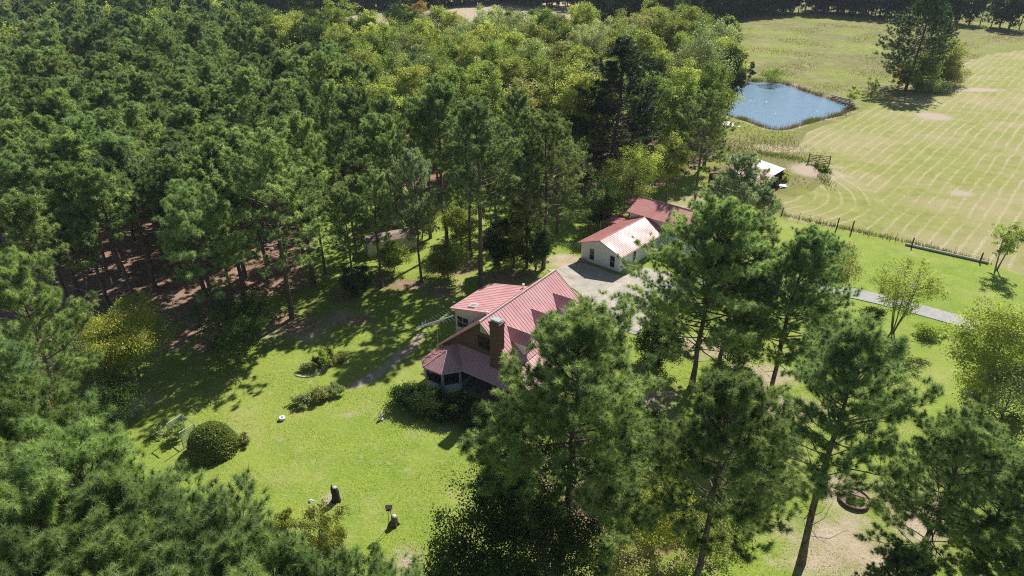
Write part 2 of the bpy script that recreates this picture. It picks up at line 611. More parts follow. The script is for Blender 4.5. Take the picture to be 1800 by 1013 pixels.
dry = blobs([(1500, 970, 6, 5), (1600, 900, 4, 4), (1480, 860, 3, 2.5), (1380, 720, 5, 3), (1340, 660, 4, 3), (1240, 610, 5, 3), (1120, 700, 5, 3),
             (1330, 262, 14, 4), (1250, 258, 10, 4), (1450, 300, 4, 6), (580, 880, 1.0, 1), (245, 700, 2, 1.5),
             (520, 580, 6, 3), (600, 560, 3, 2), (1000, 460, 4, 3), (720, 990, 1.6, 2), (1240, 360, 8, 5), (700, 620, 1, 1)]) * .8
dry = np.maximum(dry, band(1.4 - np.abs(dp + 1.2), 1.8) * .75)
for a_, b_ in (((560, 6), (920, -6)),):
    q = sdist(fx, fy, pxpoly([(440, 60), (600, 22), (760, 10), (930, -2), (1000, -8), (1100, 30), (1000, 60), (800, 60)]))
    dry = np.maximum(dry, band(q, 12) * 1.0)
attr('dry', dry)
attr('forest', np.maximum.reduce([band(sdist(fx, fy, forest_poly), 2.5), band(sdist(fx, fy, wood_poly), 3),
     blobs([(500, 500, 6, 5), (530, 570, 4, 3), (470, 560, 5, 3), (600, 520, 4, 3), (700, 500, 6, 3), (800, 470, 6, 4), (780, 510, 4, 2.5), (900, 485, 6, 3), (640, 560, 3, 2), (370, 610, 4, 3)]) * .62,
     blobs([(1150, 920, 7, 6), (980, 900, 6, 6)]) * .6]))
attr('dirt', np.maximum.reduce([stroke([(738, 590), (722, 612), (697, 632), (668, 655), (645, 668), (618, 680)], .75) * .9,
                               blobs([(779, 757, 1.1, .7), (716, 990, .8, 1.2), (612, 728, .8, .4), (235, 722, 1.2, 1), (1640, 205, 5, 5), (1715, 158, 9, 3.5), (1420, 300, 4, 5),
                                      (1690, 340, 2.5, 2.0), (620, 735, .5, .3), (545, 810, .3, .9), (1610, 152, 5, 1.5), (540, 770, .4, .3)]) * .85]))
ground = bpy.data.objects.new('ground', me)
C.objects.link(ground)
tag(ground, kind='structure')


def sheet(name, poly, z, mat, thick=0.0):
    mb = MB()
    mb.prism_z([(p[0], p[1]) for p in poly][::1], z - .12, z)
    o = mb.build(name, mat)
    return tag(o, kind='structure')


def orient(poly):
    a = sum(poly[i][0] * poly[(i + 1) % len(poly)][1] - poly[(i + 1) % len(poly)][0] * poly[i][1] for i in range(len(poly)))
    return poly if a > 0 else poly[::-1]


def ragged(poly, step=1.0, amp=.3, seed=1):
    rr = random.Random(seed)
    out = []
    for i in range(len(poly)):
        a, b = Vector(poly[i][:2]), Vector(poly[(i + 1) % len(poly)][:2])
        n = max(1, int((b - a).length / step))
        for k in range(n):
            p = a.lerp(b, k / n)
            out.append((p.x + rr.uniform(-amp, amp), p.y + rr.uniform(-amp, amp)))
    return orient(out)


# water
wp = orient([tuple(p) for p in pond])
cx_, cy_ = sum(p[0] for p in wp) / len(wp), sum(p[1] for p in wp) / len(wp)
big = [(cx_ + (p[0] - cx_) * 1.06, cy_ + (p[1] - cy_) * 1.06) for p in wp]
w_ = MB()
w_.add([(p[0], p[1], WATER_Z) for p in big], [tuple(range(len(big)))])
tag(w_.build('water', M['water']), kind='structure')

sheet('gravel_yard', ragged(pxpoly([(965, 476), (1000, 466), (1022, 462), (1095, 488), (1135, 470), (1175, 478), (1190, 520), (1150, 560), (1120, 590), (1080, 575), (1050, 560), (1010, 510)]), 1.0, .35), .075, M['gravel'])
tag(bpy.data.objects['gravel_yard'])


def ribbon(name, pts, w, z, mat):
    P_ = [Vector(p) for p in pts]
    # smooth
    for _ in range(2):
        Q = [P_[0]]
        for a, b in zip(P_[:-1], P_[1:]):
            Q += [a.lerp(b, .25), a.lerp(b, .75)]
        P_ = Q + [P_[-1]]
    vs_, fs_ = [], []
    for i, p in enumerate(P_):
        d = (P_[min(i + 1, len(P_) - 1)] - P_[max(i - 1, 0)]).normalized()
        nrm = Vector((-d.y, d.x))
        for s_, zz in ((-1, -.1), (-1, z), (1, z), (1, -.1)):
            q = p + nrm * s_ * w / 2
            vs_.append((q.x, q.y, zz))
    for i in range(len(P_) - 1):
        for k in range(3):
            fs_.append((i * 4 + k, (i + 1) * 4 + k, (i + 1) * 4 + k + 1, i * 4 + k + 1))
    o = MB().add(vs_, fs_).build(name, mat)
    return tag(o, kind='structure')


ribbon('driveway', [(18, 79.0), (26, 82), (35, 82.5), (44.5, 80.0), (52.5, 74.3), (57.5, 70.0), (68, 61), (90, 42)], 3.0, .09, M['concrete'])
sheet('sand_bank', ragged(pxpoly([(1240, 208), (1262, 206), (1290, 218), (1302, 224), (1285, 223), (1262, 219), (1240, 216)]), 1.0, .25, 4), .08, M['sand'])

# ---------------------------------------------------------------- tree meshes
def tubes_np(paths):
    """list of (pts Nx3, radii N, sides) -> V,F(quads)"""
    Vs, Fs, off = [], [], 0
    for pts, rad, n in paths:
        pts = np.asarray(pts, float)
        rad = np.asarray(rad, float)
        d = np.gradient(pts, axis=0)
        d /= np.linalg.norm(d, axis=1, keepdims=True) + 1e-9
        ref = np.where(np.abs(d[:, 2:3]) < .9, np.array([[0, 0, 1.]]), np.array([[1., 0, 0]]))
        a = np.cross(d, ref)
        a /= np.linalg.norm(a, axis=1, keepdims=True) + 1e-9
        b = np.cross(d, a)
        th = np.linspace(0, 2 * np.pi, n, endpoint=False)
        ring = pts[:, None, :] + rad[:, None, None] * (a[:, None, :] * np.cos(th)[None, :, None] + b[:, None, :] * np.sin(th)[None, :, None])
        m = len(pts)
        Vs.append(ring.reshape(-1, 3))
        i = np.arange(m - 1)[:, None] * n
        k = np.arange(n)[None, :]
        k2 = (k + 1) % n
        f = np.stack([i + k, i + k2, i + n + k2, i + n + k], -1).reshape(-1, 4) + off
        Fs.append(f)
        off += m * n
    return np.concatenate(Vs), np.concatenate(Fs)


def unit(v):
    return v / (np.linalg.norm(v, axis=-1, keepdims=True) + 1e-9)


def blades(rs_, P0, D, nb, L, W, spread=.68, base_len=.1):
    """needle tufts: P0 (n,3) positions, D (n,3) shoot directions"""
    n = len(P0)
    p = np.repeat(P0, nb, 0)
    d = np.repeat(D, nb, 0)
    N = len(p)
    rnd = unit(rs_.normal(size=(N, 3)))
    dirs = unit(d * rs_.uniform(-.1, 1.0, (N, 1)) + rnd * spread)
    base = p + d * rs_.uniform(-base_len, base_len, (N, 1))
    ln = L * rs_.uniform(.7, 1.15, (N, 1))
    side = unit(np.cross(dirs, rs_.normal(size=(N, 3)))) * W / 2
    tip = base + dirs * ln
    tip[:, 2] -= ln[:, 0] * .12
    V_ = np.stack([base - side, base + side, tip], 1).reshape(-1, 3)
    F_ = np.arange(3 * N).reshape(N, 3)
    return V_, F_


def pine_meshes(name, seed, h, cb, r, n_br, sub, tpe, nb, L, W, mat, dead=6, droop=0.0, top_shape=.5, sides=9):
    rs_ = np.random.RandomState(seed)
    paths = []
    zz = np.linspace(0, h, 9)
    wob = np.cumsum(rs_.normal(0, .09, (9, 2)), 0) * (h / 20)
    wob -= wob[0]
    tr = np.stack([wob[:, 0], wob[:, 1], zz], 1)
    r0 = .0115 * h
    rad = r0 * np.array([1.3, .93, .86, .78, .68, .56, .42, .25, .06])
    paths.append((tr, rad, sides))

    def trunk_at(z):
        return np.array([np.interp(z, zz, tr[:, 0]), np.interp(z, zz, tr[:, 1]), z]), np.interp(z, zz, rad)
    tp, td, tt = [], [], []
    az = rs_.uniform(0, 6.28)
    lob = rs_.uniform(.7, 1.25, 8)
    for i in range(n_br):
        u = (i + rs_.uniform(0, .9)) / n_br
        z = h * (cb + (0.985 - cb) * u ** .85)
        tnorm = (z / h - cb) / (1 - cb)
        az += 2.4 + rs_.normal(0, .3)
        prof = (1 - max(0, tnorm - .25) / .75) ** top_shape * (.62 + .38 * min(1, tnorm / .25))
        ln = max(.5, r * prof * lob[int((az % 6.283) / 6.284 * 8)] * rs_.uniform(.72, 1.12))
        el = R(4 + 52 * tnorm + rs_.normal(0, 7)) - droop
        p0, tr_r = trunk_at(z)
        k = 6
        s_ = np.linspace(0, 1, k)
        e = el + (s_ - .2) * R(28) * (1 - .5 * tnorm)
        step = ln / (k - 1)
        dirs = np.stack([np.cos(e) * math.cos(az), np.cos(e) * math.sin(az), np.sin(e)], 1)
        dirs[:, :2] += rs_.normal(0, .10, (k, 2))
        pts = np.concatenate([[p0], p0 + np.cumsum(unit(dirs[1:]) * step, 0)])
        br = max(.018, .02 + .012 * ln)
        paths.append((pts, np.linspace(br, .012, k), 4))
        ns = max(2, int(sub * ln / r + .5))
        for j in range(ns):
            f = .32 + .68 * (j + rs_.uniform(0, .8)) / ns
            f = min(f, 1.0)
            q = np.array([np.interp(f, s_, pts[:, c]) for c in range(3)])
            sa = az + (1 if j % 2 else -1) * rs_.uniform(.4, 1.2) if f < .93 else az
            sl_ = (.2 + .3 * (1 - f)) * ln * rs_.uniform(.6, 1.2) + .25
            se = el + rs_.uniform(-.05, .6)
            dv = np.array([math.cos(sa) * math.cos(se), math.sin(sa) * math.cos(se), math.sin(se)])
            q1 = q + dv * sl_ * .5 + np.array([0, 0, .02])
            q2 = q + dv * sl_ + np.array([0, 0, sl_ * .14])
            paths.append((np.array([q, q1, q2]), np.array([.02, .014, .008]), 3))
            tone = rs_.uniform(0, 1)
            for m_ in range(tpe):
                ff = 1.0 if m_ == 0 else rs_.uniform(.35, 1.0)
                c = q + (q2 - q) * ff + rs_.normal(0, .17 if m_ else .03, 3)
                tp.append(c)
                td.append(unit(dv + np.array([0, 0, .8]) + rs_.normal(0, .25, 3)))
                tt.append(np.clip(tone * .8 + .1 + rs_.normal(0, .16), 0, 1))
    # leader
    for m_ in range(8):
        p0, _ = trunk_at(h * (1 - .05 * rs_.uniform(0, 1)))
        tp.append(p0 + rs_.normal(0, .18, 3))
        td.append(np.array([0, 0, 1.]))
        tt.append(.6)
    for i in range(dead):
        z = h * (cb - .02 - .2 * rs_.uniform(0, 1))
        a = rs_.uniform(0, 6.28)
        p0, _ = trunk_at(z)
        ln = rs_.uniform(.6, r * .55)
        e = R(rs_.uniform(-12, 25))
        pts = [p0, p0 + np.array([math.cos(a), math.sin(a), math.tan(e)]) * ln * .5, p0 + np.array([math.cos(a + .25), math.sin(a + .25), math.tan(e) + .15]) * ln]
        paths.append((np.array(pts), np.array([.035, .022, .008]), 4))
    tV, tF = tubes_np(paths)
    tp, td, tt = np.array(tp), np.array(td), np.array(tt)
    kz = h / (np.percentile(tp[:, 2], 99.7) + L * .6)
    tV[:, 2] *= kz
    tp[:, 2] *= kz
    tm = np_mesh(name + '_trunk', tV, tF, M['pine_bark'], None, True)
    bV, bF = blades(rs_, tp, td, nb, L, W)
    cm = np_mesh(name + '_crown', bV, bF, mat, np.repeat(tt, nb * 3))
    return tm, cm


def leaf_quads(rs_, P0, size, up=.35):
    N = len(P0)
    nrm = unit(rs_.normal(size=(N, 3)) + np.array([0, 0, up]))
    a = unit(np.cross(nrm, rs_.normal(size=(N, 3))))
    b = np.cross(nrm, a)
    s_ = size * rs_.uniform(.6, 1.3, (N, 1))
    v = np.stack([P0 - a * s_ * .55, P0 - b * s_ * .36 + nrm * s_ * .06, P0 + a * s_ * .55, P0 + b * s_ * .36 + nrm * s_ * .06], 1).reshape(-1, 3)
    return v, np.arange(4 * N).reshape(N, 4)


def broad_meshes(name, seed, h, cb, r, n_cl, n_leaf, size, mat, bark='grey_bark', cl_r=.28, stems=1, flat=.75, shell=.45, trunk_r=None):
    rs_ = np.random.RandomState(seed)
    paths = []
    zc = h * (cb + 1) / 2
    rz = h * (1 - cb) / 2
    # clumps on an uneven shell
    dirs = unit(rs_.normal(size=(n_cl, 3)))
    lob = rs_.uniform(.72, 1.12, n_cl)
    rad = (shell + (1 - shell) * rs_.uniform(0, 1, n_cl) ** .6) * lob
    cen = dirs * np.array([r, r, rz]) * rad[:, None] * (1 - cl_r * .3)
    # rounder, wider above: pull in bottom
    lowf = np.clip(-cen[:, 2] / rz, 0, 1)
    cen[:, :2] *= (1 - .25 * lowf)[:, None]
    cen[:, 2] += zc
    r0 = trunk_r or .013 * h + .03
    tops = []
    for s_i in range(stems):
        ang = 6.283 * s_i / stems + rs_.uniform(0, .5)
        lean = (0.0 if stems == 1 else .28) * r
        base = np.array([math.cos(ang) * .12 * (stems > 1), math.sin(ang) * .12 * (stems > 1), 0])
        zt = h * (cb + (1 - cb) * .62)
        k = 7
        tz = np.linspace(0, zt, k)
        wob = np.cumsum(rs_.normal(0, .06, (k, 2)), 0)
        wob -= wob[0]
        pts = np.stack([base[0] + math.cos(ang) * lean * (tz / zt) + wob[:, 0], base[1] + math.sin(ang) * lean * (tz / zt) + wob[:, 1], tz], 1)
        rr = r0 / math.sqrt(stems) * np.array([1.35, .95, .85, .75, .62, .45, .25])
        paths.append((pts, rr, 8))
        tops.append((pts, rr))
    for c in cen:
        pts, rr = tops[rs_.randint(len(tops))]
        zs = max(h * cb * .75, min(c[2] - .25 * np.hypot(c[0], c[1]) - .5, pts[-1, 2]))
        zs = min(zs, pts[-1, 2])
        p0 = np.array([np.interp(zs, pts[:, 2], pts[:, 0]), np.interp(zs, pts[:, 2], pts[:, 1]), zs])
        mid = (p0 + c) / 2 + np.array([0, 0, .08 * h * rs_.uniform(-.3, .6)]) * .5 + rs_.normal(0, .1, 3)
        b0 = .35 * np.interp(zs, pts[:, 2], rr) + .012
        paths.append((np.array([p0, mid, c]), np.array([b0, b0 * .6, .012]), 4))
    tV, tF = tubes_np(paths)
    tm = np_mesh(name + '_trunk', tV, tF, M[bark], None, True)
    per = max(1, n_leaf // n_cl)
    cr = r * cl_r * rs_.uniform(.65, 1.3, n_cl)
    # leaves cluster in sub-twigs so that gaps stay open
    tw = 7
    twc = np.repeat(cen, tw, 0) + unit(rs_.normal(size=(n_cl * tw, 3))) * np.array([1, 1, flat]) * np.repeat(cr, tw)[:, None] * rs_.uniform(.3, 1, (n_cl * tw, 1))
    q = max(1, per // tw)
    lp = np.repeat(twc, q, 0) + rs_.normal(size=(n_cl * tw * q, 3)) * np.repeat(np.repeat(cr, tw), q)[:, None] * .3 * np.array([1, 1, .8])
    tone_c = rs_.uniform(0, 1, n_cl)
    tone_t = np.clip(np.repeat(tone_c, tw) + rs_.normal(0, .15, n_cl * tw), 0, 1)
    tone = np.repeat(np.clip(np.repeat(tone_t, q) + rs_.normal(0, .08, len(lp)), 0, 1), 4)
    lp[:, 2] = np.maximum(lp[:, 2], .05)
    lV, lF = leaf_quads(rs_, lp, size)
    cm = np_mesh(name + '_crown', lV, lF, mat, tone)
    return tm, cm


def shell_bush(name, seed, rx, ry, rz, n_leaf, size, mat, rag=.1):
    """dense clipped or natural bush: leaves through a knobbly shell"""
    rs_ = np.random.RandomState(seed)
    d = unit(rs_.normal(size=(n_leaf, 3)))
    d[:, 2] = np.abs(d[:, 2]) * 1.05 - .12
    k = unit(rs_.normal(size=(70, 3)))
    amp = rs_.uniform(-1, 1, 70)
    bump = np.zeros(n_leaf)
    for kk, aa in zip(k, amp):
        bump += aa * np.exp(-((1 - d @ kk) / .035))
    rr = (1 + rag * 1.5 * bump) * (1 - rs_.uniform(0, 1, n_leaf) ** 3 * .35)
    p = d * np.array([rx, ry, rz]) * rr[:, None]
    p[:, 2] = np.maximum(p[:, 2], .03)
    tone = np.clip(.5 + bump * .35 + rs_.normal(0, .15, n_leaf), 0, 1)
    V_, F_ = leaf_quads(rs_, p + rs_.normal(0, size * .5, p.shape), size * 1.25, .5)
    return np_mesh(name, V_, F_, mat, np.repeat(tone, 4))


def place(kind, meshes, x, y, rz=0.0, s=1.0, label=None, cat='tree', group=None, lean=(0, 0), sz=1.0, z=0.0):
    o = empty(kind, (x, y, z), rz)
    o.rotation_euler = (lean[0], lean[1], rz)
    o.scale = (s, s, s * sz)
    for nm, me_ in zip(('trunk', 'crown'), meshes):
        c = bpy.data.objects.new(nm, me_)
        C.objects.link(c)
        c.parent = o
    return tag(o, label, cat, group)

# ---------------------------------------------------------------- the brick house
HOUSE = Vector((-3.26, 58.6, 0))
HR = R(-35.36)
house = tag(empty('brick_house', HOUSE, HR), 'brick house with pinkish red metal roof, dormers and octagonal bay', 'house')


def solid(fn, name, mat, parent):
    mb = MB()
    fn(mb)
    return mb.build(name, mat, parent)


solid(lambda m: m.prism_y([(-5.45, 0), (4.3, 0), (4.3, 4.18), (0, 7.86), (-5.45, 3.24)], .45, 13.9), 'wall', M['brick'], house)
mb = MB()
mb.roof([(0, 0, 8.0), (0, 14.3, 8.0), (-5.94, 14.3, 3.0), (-5.94, 0, 3.0)], .1, .42)
roof_ = mb.roof([(0.0, 0, 8.0), (4.62, 0, 4.12), (4.62, 14.3, 4.12), (0.0, 14.3, 8.0)], .1, .42).build('roof', M['roof_red'], house)
mb = MB()
mb.tube([(0, -.03, 8.03), (0, 14.33, 8.03)], .1, 6)
for (x1, z1) in ((-5.97, 2.98), (4.65, 4.1)):
    for y in (-.04, 14.3):
        mb.add([(0, y, 7.86), (x1, y, z1 - .14), (x1, y, z1 + .06), (0, y, 8.06), (0, y + .05, 7.86), (x1, y + .05, z1 - .14), (x1, y + .05, z1 + .06), (0, y + .05, 8.06)],
               [(0, 1, 2, 3), (7, 6, 5, 4), (0, 4, 5, 1), (1, 5, 6, 2), (2, 6, 7, 3), (3, 7, 4, 0)])
mb.build('roof_trim', M['trim'], house)
# porch roof, wrapped round the front and right sides
mb = MB()
mb.roof([(4.55, .45, 4.02), (-3.4, .45, 4.0), (-1.1, -1.6, 2.6), (7.1, -1.6, 2.6)], .08, .42)
mb.roof([(4.6, .5, 4.04), (7.12, -1.58, 2.6), (7.12, 14.3, 2.6), (4.6, 14.3, 4.04)], .08, .42)
Aq, Bq = (-3.4, -1.3, 3.98), (-3.4, .45, 4.0)
c0, c1, c2, c3, c4 = (-6.0, .45, 2.6), (-6.0, -2.4, 2.6), (-4.8, -3.5, 2.6), (-2.45, -3.4, 2.6), (-1.1, -1.6, 2.6)
for poly in ((Bq, Aq, c1, c0), (Aq, c2, c1), (Aq, c3, c2), (Aq, c4, c3), (Aq, Bq, c4)):
    mb.roof(list(poly), .06, .34, .06, .04)
porch_roof = mb.build('porch_roof', M['roof_red'], house)
mb = MB()
for p, q in ((c0, c1), (c1, c2), (c2, c3), (c3, c4), (c4, (7.15, -1.63, 2.6)), ((7.15, -1.63, 2.6), (7.15, 14.3, 2.6))):
    a, b = Vector(p) + Vector((0, 0, -.07)), Vector(q) + Vector((0, 0, -.07))
    mb.tube([a, b], .07, 4)
mb.tube([Aq, c2], .04, 4).tube([Aq, c3], .05, 4).tube([Aq, c1], .04, 4).tube([(4.58, .45, 4.06), (7.12, -1.6, 2.64)], .05, 4)
mb.build('gutter', M['trim'], house)
# bay
bay = [(-5.7, .45), (-5.7, -2.25), (-4.7, -3.2), (-2.55, -3.1), (-1.4, -1.65), (-1.4, .45)]
solid(lambda m: m.prism_z(orient(bay), 0, .85), 'bay_wall', M['white_siding'], house)
mb = MB()
for x, y in bay[1:5] + [((bay[1][0] + bay[2][0]) / 2, (bay[1][1] + bay[2][1]) / 2), (-5.7, .33)]:
    solid(lambda m: m.box(x - .1, y - .1, .85, x + .1, y + .1, 2.55), 'bay_post', M['cream'], house)
inner = [(p[0] + (.12 if p[0] < -3.5 else -.12), p[1] + (.12 if p[1] < 0 else -.12)) for p in bay]
solid(lambda m: m.prism_z(orient(inner), .85, 2.5), 'bay_window', M['glass'], house)
# porch floor, posts, rails
solid(lambda m: (m.box(-1.35, -1.45, 0, 6.9, .44, .35), m.box(4.31, .45, 0, 6.9, 14.0, .35)), 'porch_floor', M['grey_wood'], house)
for x, y in [(.6, -1.4), (2.7, -1.4), (4.8, -1.4), (6.8, -1.4)] + [(6.8, 1 + 2.55 * k) for k in range(6)]:
    solid(lambda m: m.box(x - .07, y - .07, .35, x + .07, y + .07, 2.52), 'porch_post', M['brown_wood'], house)


def railing(m, a, b, z0=.35):
    a, b = Vector(a), Vector(b)
    n = int((b - a).length / .16)
    for z in (z0 + .1, z0 + .85):
        m.tube([(a.x, a.y, z), (b.x, b.y, z)], .03, 4)
    for k in range(1, n):
        p = a.lerp(b, k / n)
        m.tube([(p.x, p.y, z0 + .1), (p.x, p.y, z0 + .85)], .016, 4, False)


mb = MB()
railing(mb, (-1.3, -1.42), (6.8, -1.42))
railing(mb, (6.82, -1.4), (6.82, 13.8))
mb.build('porch_railing', M['brown_wood'], house)
mb = MB()
for k in range(12):
    mb.box(-6.9 + k * .13, -.9, 0, -6.83 + k * .13, -.85, 1.1)
mb.box(-6.95, -.85, .85, -5.4, -.8, .95)
mb.build('side_railing', M['grey_wood'], house)
# chimney
mb = MB()
mb.box(1.55, -.38, 0, 2.75, .44, 8.6)
mb.box(1.5, -.43, 8.25, 2.8, .49, 8.42)
mb.box(1.46, -.47, 8.6, 2.84, .53, 8.78)
mb.box(1.3, -.42, 0, 3.0, .43, 3.2)
ch = mb.build('chimney', M['brick'], house)
mb = MB()
mb.box(1.62, -.32, 8.78, 2.68, .38, 8.84)
for x, y in ((1.8, -.15), (2.5, -.15), (1.8, .22), (2.5, .22)):
    mb.box(x - .03, y - .03, 8.84, x + .03, y + .03, 9.0)
mb.box(1.62, -.3, 9.0, 2.68, .36, 9.06)
mb.build('chimney_cap', M['steel'], ch)


def window(parent, cx, y, z0, z1, w, axis='y', out=-1, bars=1, fr='white', name='window'):
    """framed window on a wall plane; axis = wall normal axis, out = outward sign"""
    f, g_ = MB(), MB()
    t_ = .06

    def bx(m, a0, z_0, a1, z_1, d0, d1):
        lo, hi = sorted((y + out * d0, y + out * d1))
        if axis == 'y': m.box(a0, lo, z_0, a1, hi, z_1)
        else: m.box(lo, a0, z_0, hi, a1, z_1)
    x0, x1 = cx - w / 2, cx + w / 2
    bx(f, x0 - t_, z0 - t_, x1 + t_, z0, -.02, .05)
    bx(f, x0 - t_, z1, x1 + t_, z1 + t_, -.02, .05)
    bx(f, x0 - t_, z0, x0, z1, -.02, .05)
    bx(f, x1, z0, x1 + t_, z1, -.02, .05)
    for k in range(bars):
        xm = x0 + (x1 - x0) * (k + 1) / (bars + 1)
        bx(f, xm - .02, z0, xm + .02, z1, -.01, .035)
    bx(f, x0, (z0 + z1) / 2 - .025, x1, (z0 + z1) / 2 + .025, -.01, .032)
    o = f.build(name, M[fr], parent)
    bx(g_, x0, z0, x1, z1, -.02, .018)
    g_.build('pane', M['glass'], o)
    return o


window(house, .35, .45, 4.75, 6.0, 1.7, bars=1, fr='dark_wood')
window(house, 2.0 - 5.3, .45, .9, 2.2, 1.4, bars=1)
for x in (.6, 3.6):
    window(house, x, .45, .9, 2.3, 1.1)
for y in (2.6, 5.4, 10.4, 12.6):
    window(house, y, 4.3, .9, 2.3, 1.1, 'x', 1)
solid(lambda m: m.box(4.3, 7.4, .35, 4.36, 8.4, 2.45), 'door', M['white'], house)
mb = MB()
mb.prism_y([(-.25, 6.55), (.65, 6.55), (.65, 7.1), (-.05, 7.55), (-.25, 7.45)], .40, .46)
mb.build('gable_vent', M['cream'], house)
# dormers
for yc in (2.7, 7.06, 11.4):
    dw = .95
    mb = MB()
    mb.prism_x([(yc - dw + .12, 4.5), (yc + dw - .12, 4.5), (yc + dw - .12, 5.9), (yc, 6.6), (yc - dw + .12, 5.9)], 1.9, 4.1)
    d = mb.build('dormer', M['white_siding'], house)
    mb = MB()
    for s_ in (-1, 1):
        ye, ze = yc + s_ * dw, 5.82
        xe = (8.0 - ze) / .84
        mb.roof([(1.55, yc, 6.72), (4.42, yc, 6.72), (4.42, ye, ze), (xe - .05, ye, ze)], .06, .36, .05, .035)
    mb.build('dormer_roof', M['roof_red'], d)
    mb = MB()
    mb.tube([(1.5, yc, 6.74), (4.45, yc, 6.74)], .05, 5)
    for s_ in (-1, 1):
        mb.tube([(4.43, yc, 6.68), (4.43, yc + s_ * dw, 5.78)], .05, 4)
    mb.build('dormer_trim', M['trim'], d)
    window(d, yc, 4.1, 4.75, 5.75, .8, 'x', 1, 0)
# rear wing
wing = solid(lambda m: m.prism_y([(-7.1, 0), (-1.6, 0), (-1.6, 6.25), (-7.1, 5.05)], 4.6, 11.2), 'rear_wing', M['cream'], house)
mb = MB()
mb.roof([(-1.95, 4.25, 6.42), (-1.95, 11.6, 6.42), (-7.45, 11.6, 5.2), (-7.45, 4.25, 5.2)], .1, .42)
wr = mb.build('wing_roof', M['roof_red'], house)
mb = MB()
mb.box(-7.5, 4.2, 5.02, -7.44, 11.65, 5.22)
mb.add([(-7.46, 4.18, 5.02), (-1.7, 4.18, 6.3), (-1.7, 4.18, 6.5), (-7.46, 4.18, 5.24), (-7.46, 4.24, 5.02), (-1.7, 4.24, 6.3), (-1.7, 4.24, 6.5), (-7.46, 4.24, 5.24)],
       [(0, 1, 2, 3), (7, 6, 5, 4), (0, 4, 5, 1), (1, 5, 6, 2), (2, 6, 7, 3), (3, 7, 4, 0)])
mb.build('wing_trim', M['trim'], house)
window(house, -6.0, 4.6, 2.9, 4.3, 1.6, bars=1)
window(house, -4.3, 4.6, 3.4, 4.4, .6, bars=0)
mb = MB()
mb.slab([(-5.5, 4.9, 5.78), (-4.5, 4.9, 6.0), (-4.5, 5.7, 6.0), (-5.5, 5.7, 5.78)], .18)
sk = mb.build('skylight', M['white'], house)
mb = MB()
mb.slab([(-5.4, 5.0, 5.81), (-4.6, 5.0, 5.985), (-4.6, 5.6, 5.985), (-5.4, 5.6, 5.81)], .03)
mb.build('skylight_pane', M['grey_wood'], sk)
for x, y, z in ((-1.6, 3.3, 6.6), (-2.3, 11.1, 6.3)):
    mb = MB()
    mb.tube([(x, y, z - .3), (x, y, z + .35)], .09, 8)
    mb.lathe([(.01, z + .6), (.14, z + .55), (.17, z + .42), (.13, z + .33)], x, y, 10)
    mb.build('roof_vent', M['white'], house)

# antenna on its mast beside the eave
a0 = at(768, 571, 6.0)
an = tag(empty('tv_antenna', (a0.x, a0.y, 0)), 'long silver television antenna on a mast beside the left eave of the brick house', 'antenna')
mb = MB()
mb.tube([(0, 0, 0), (0, 0, 6.05)], .03, 6)
mb.build('mast', M['steel'], an)
e0, e1 = at(732, 576.6, 6.0) - Vector((a0.x, a0.y, 0)), at(797, 555, 6.0) - Vector((a0.x, a0.y, 0))
mb = MB()
mb.tube([e0, e1], .06, 6)
mb.tube([e0.lerp(e1, .12) + Vector((0, 0, -.15)), e0.lerp(e1, .75) + Vector((0, 0, -.15))], .03, 6)
mb.build('boom', M['steel'], an)
bd = (e1 - e0).normalized()
bs = Vector((-bd.y, bd.x, 0))
for k in range(11):
    f = .1 + .9 * k / 10
    p = e0.lerp(e1, f)
    ln = .45 + 1.15 * f * (1 if k > 2 else .7)
    mb = MB()
    mb.tube([p - bs * ln * .62, p, p + bs * ln], .03, 4)
    if k in (1, 2):
        mb.tube([p + Vector((0, 0, -.35)), p + bs * .35 + Vector((0, 0, .4))], .018, 4)
    mb.build('element', M['steel'], an)
b0 = at(850, 505, 0)
an2 = tag(empty('mast_antenna', b0), 'small thin crossbar antenna behind the rear wing, beside a tall pine trunk', 'antenna')
solid(lambda m: m.tube([(0, 0, 0), (0, 0, 1.6)], .03, 6), 'mast', M['steel'], an2)
solid(lambda m: (m.tube([(-.5, -.2, 1.3), (.5, .25, 1.6)], .02, 5), m.tube([(-.2, .3, 1.5), (.2, -.3, 1.4)], .02, 5)), 'crossbar', M['steel'], an2)

# ---------------------------------------------------------------- white outbuilding
G0 = Vector((12.5, 87.5, 0))
GR = R(-42)
gar = tag(empty('white_outbuilding', G0, GR), 'long white outbuilding with faded red roofs at the edge of the gravel yard', 'building')
solid(lambda m: m.prism_y([(-3.35, 0), (3.35, 0), (3.35, 2.78), (0, 4.0), (-3.35, 2.78)], 0, 11.6), 'wall', M['white_siding'], gar)
mb = MB()
mb.roof([(0, -.45, 4.15), (0, 12.0, 4.15), (-3.8, 12.0, 2.75), (-3.8, -.45, 2.75)], .09, .4, .06, .035)
mb.roof([(0, -.45, 4.15), (3.8, -.45, 2.75), (3.8, 12.0, 2.75), (0, 12.0, 4.15)], .09, .4, .06, .035)
mb.build('roof', M['roof_red_garage'], gar)
mb = MB()
mb.tube([(0, -.47, 4.17), (0, 12, 4.17)], .07, 5)
for s_ in (-1, 1):
    mb.tube([(0, -.47, 4.08), (s_ * 3.82, -.47, 2.68)], .06, 4)
    mb.tube([(s_ * 3.84, -.47, 2.68), (s_ * 3.84, 12.0, 2.68)], .05, 4)
mb.build('roof_trim', M['trim'], gar)
window(gar, -1.42, 0, .6, 2.25, .78, bars=0)
window(gar, 2.1, 0, .6, 2.25, .78, bars=0)
window(gar, 3.6, 3.35, .5, 2.1, .7, 'x', 1, 0)
window(gar, 8.2, 3.35, .9, 2.1, .7, 'x', 1, 0)
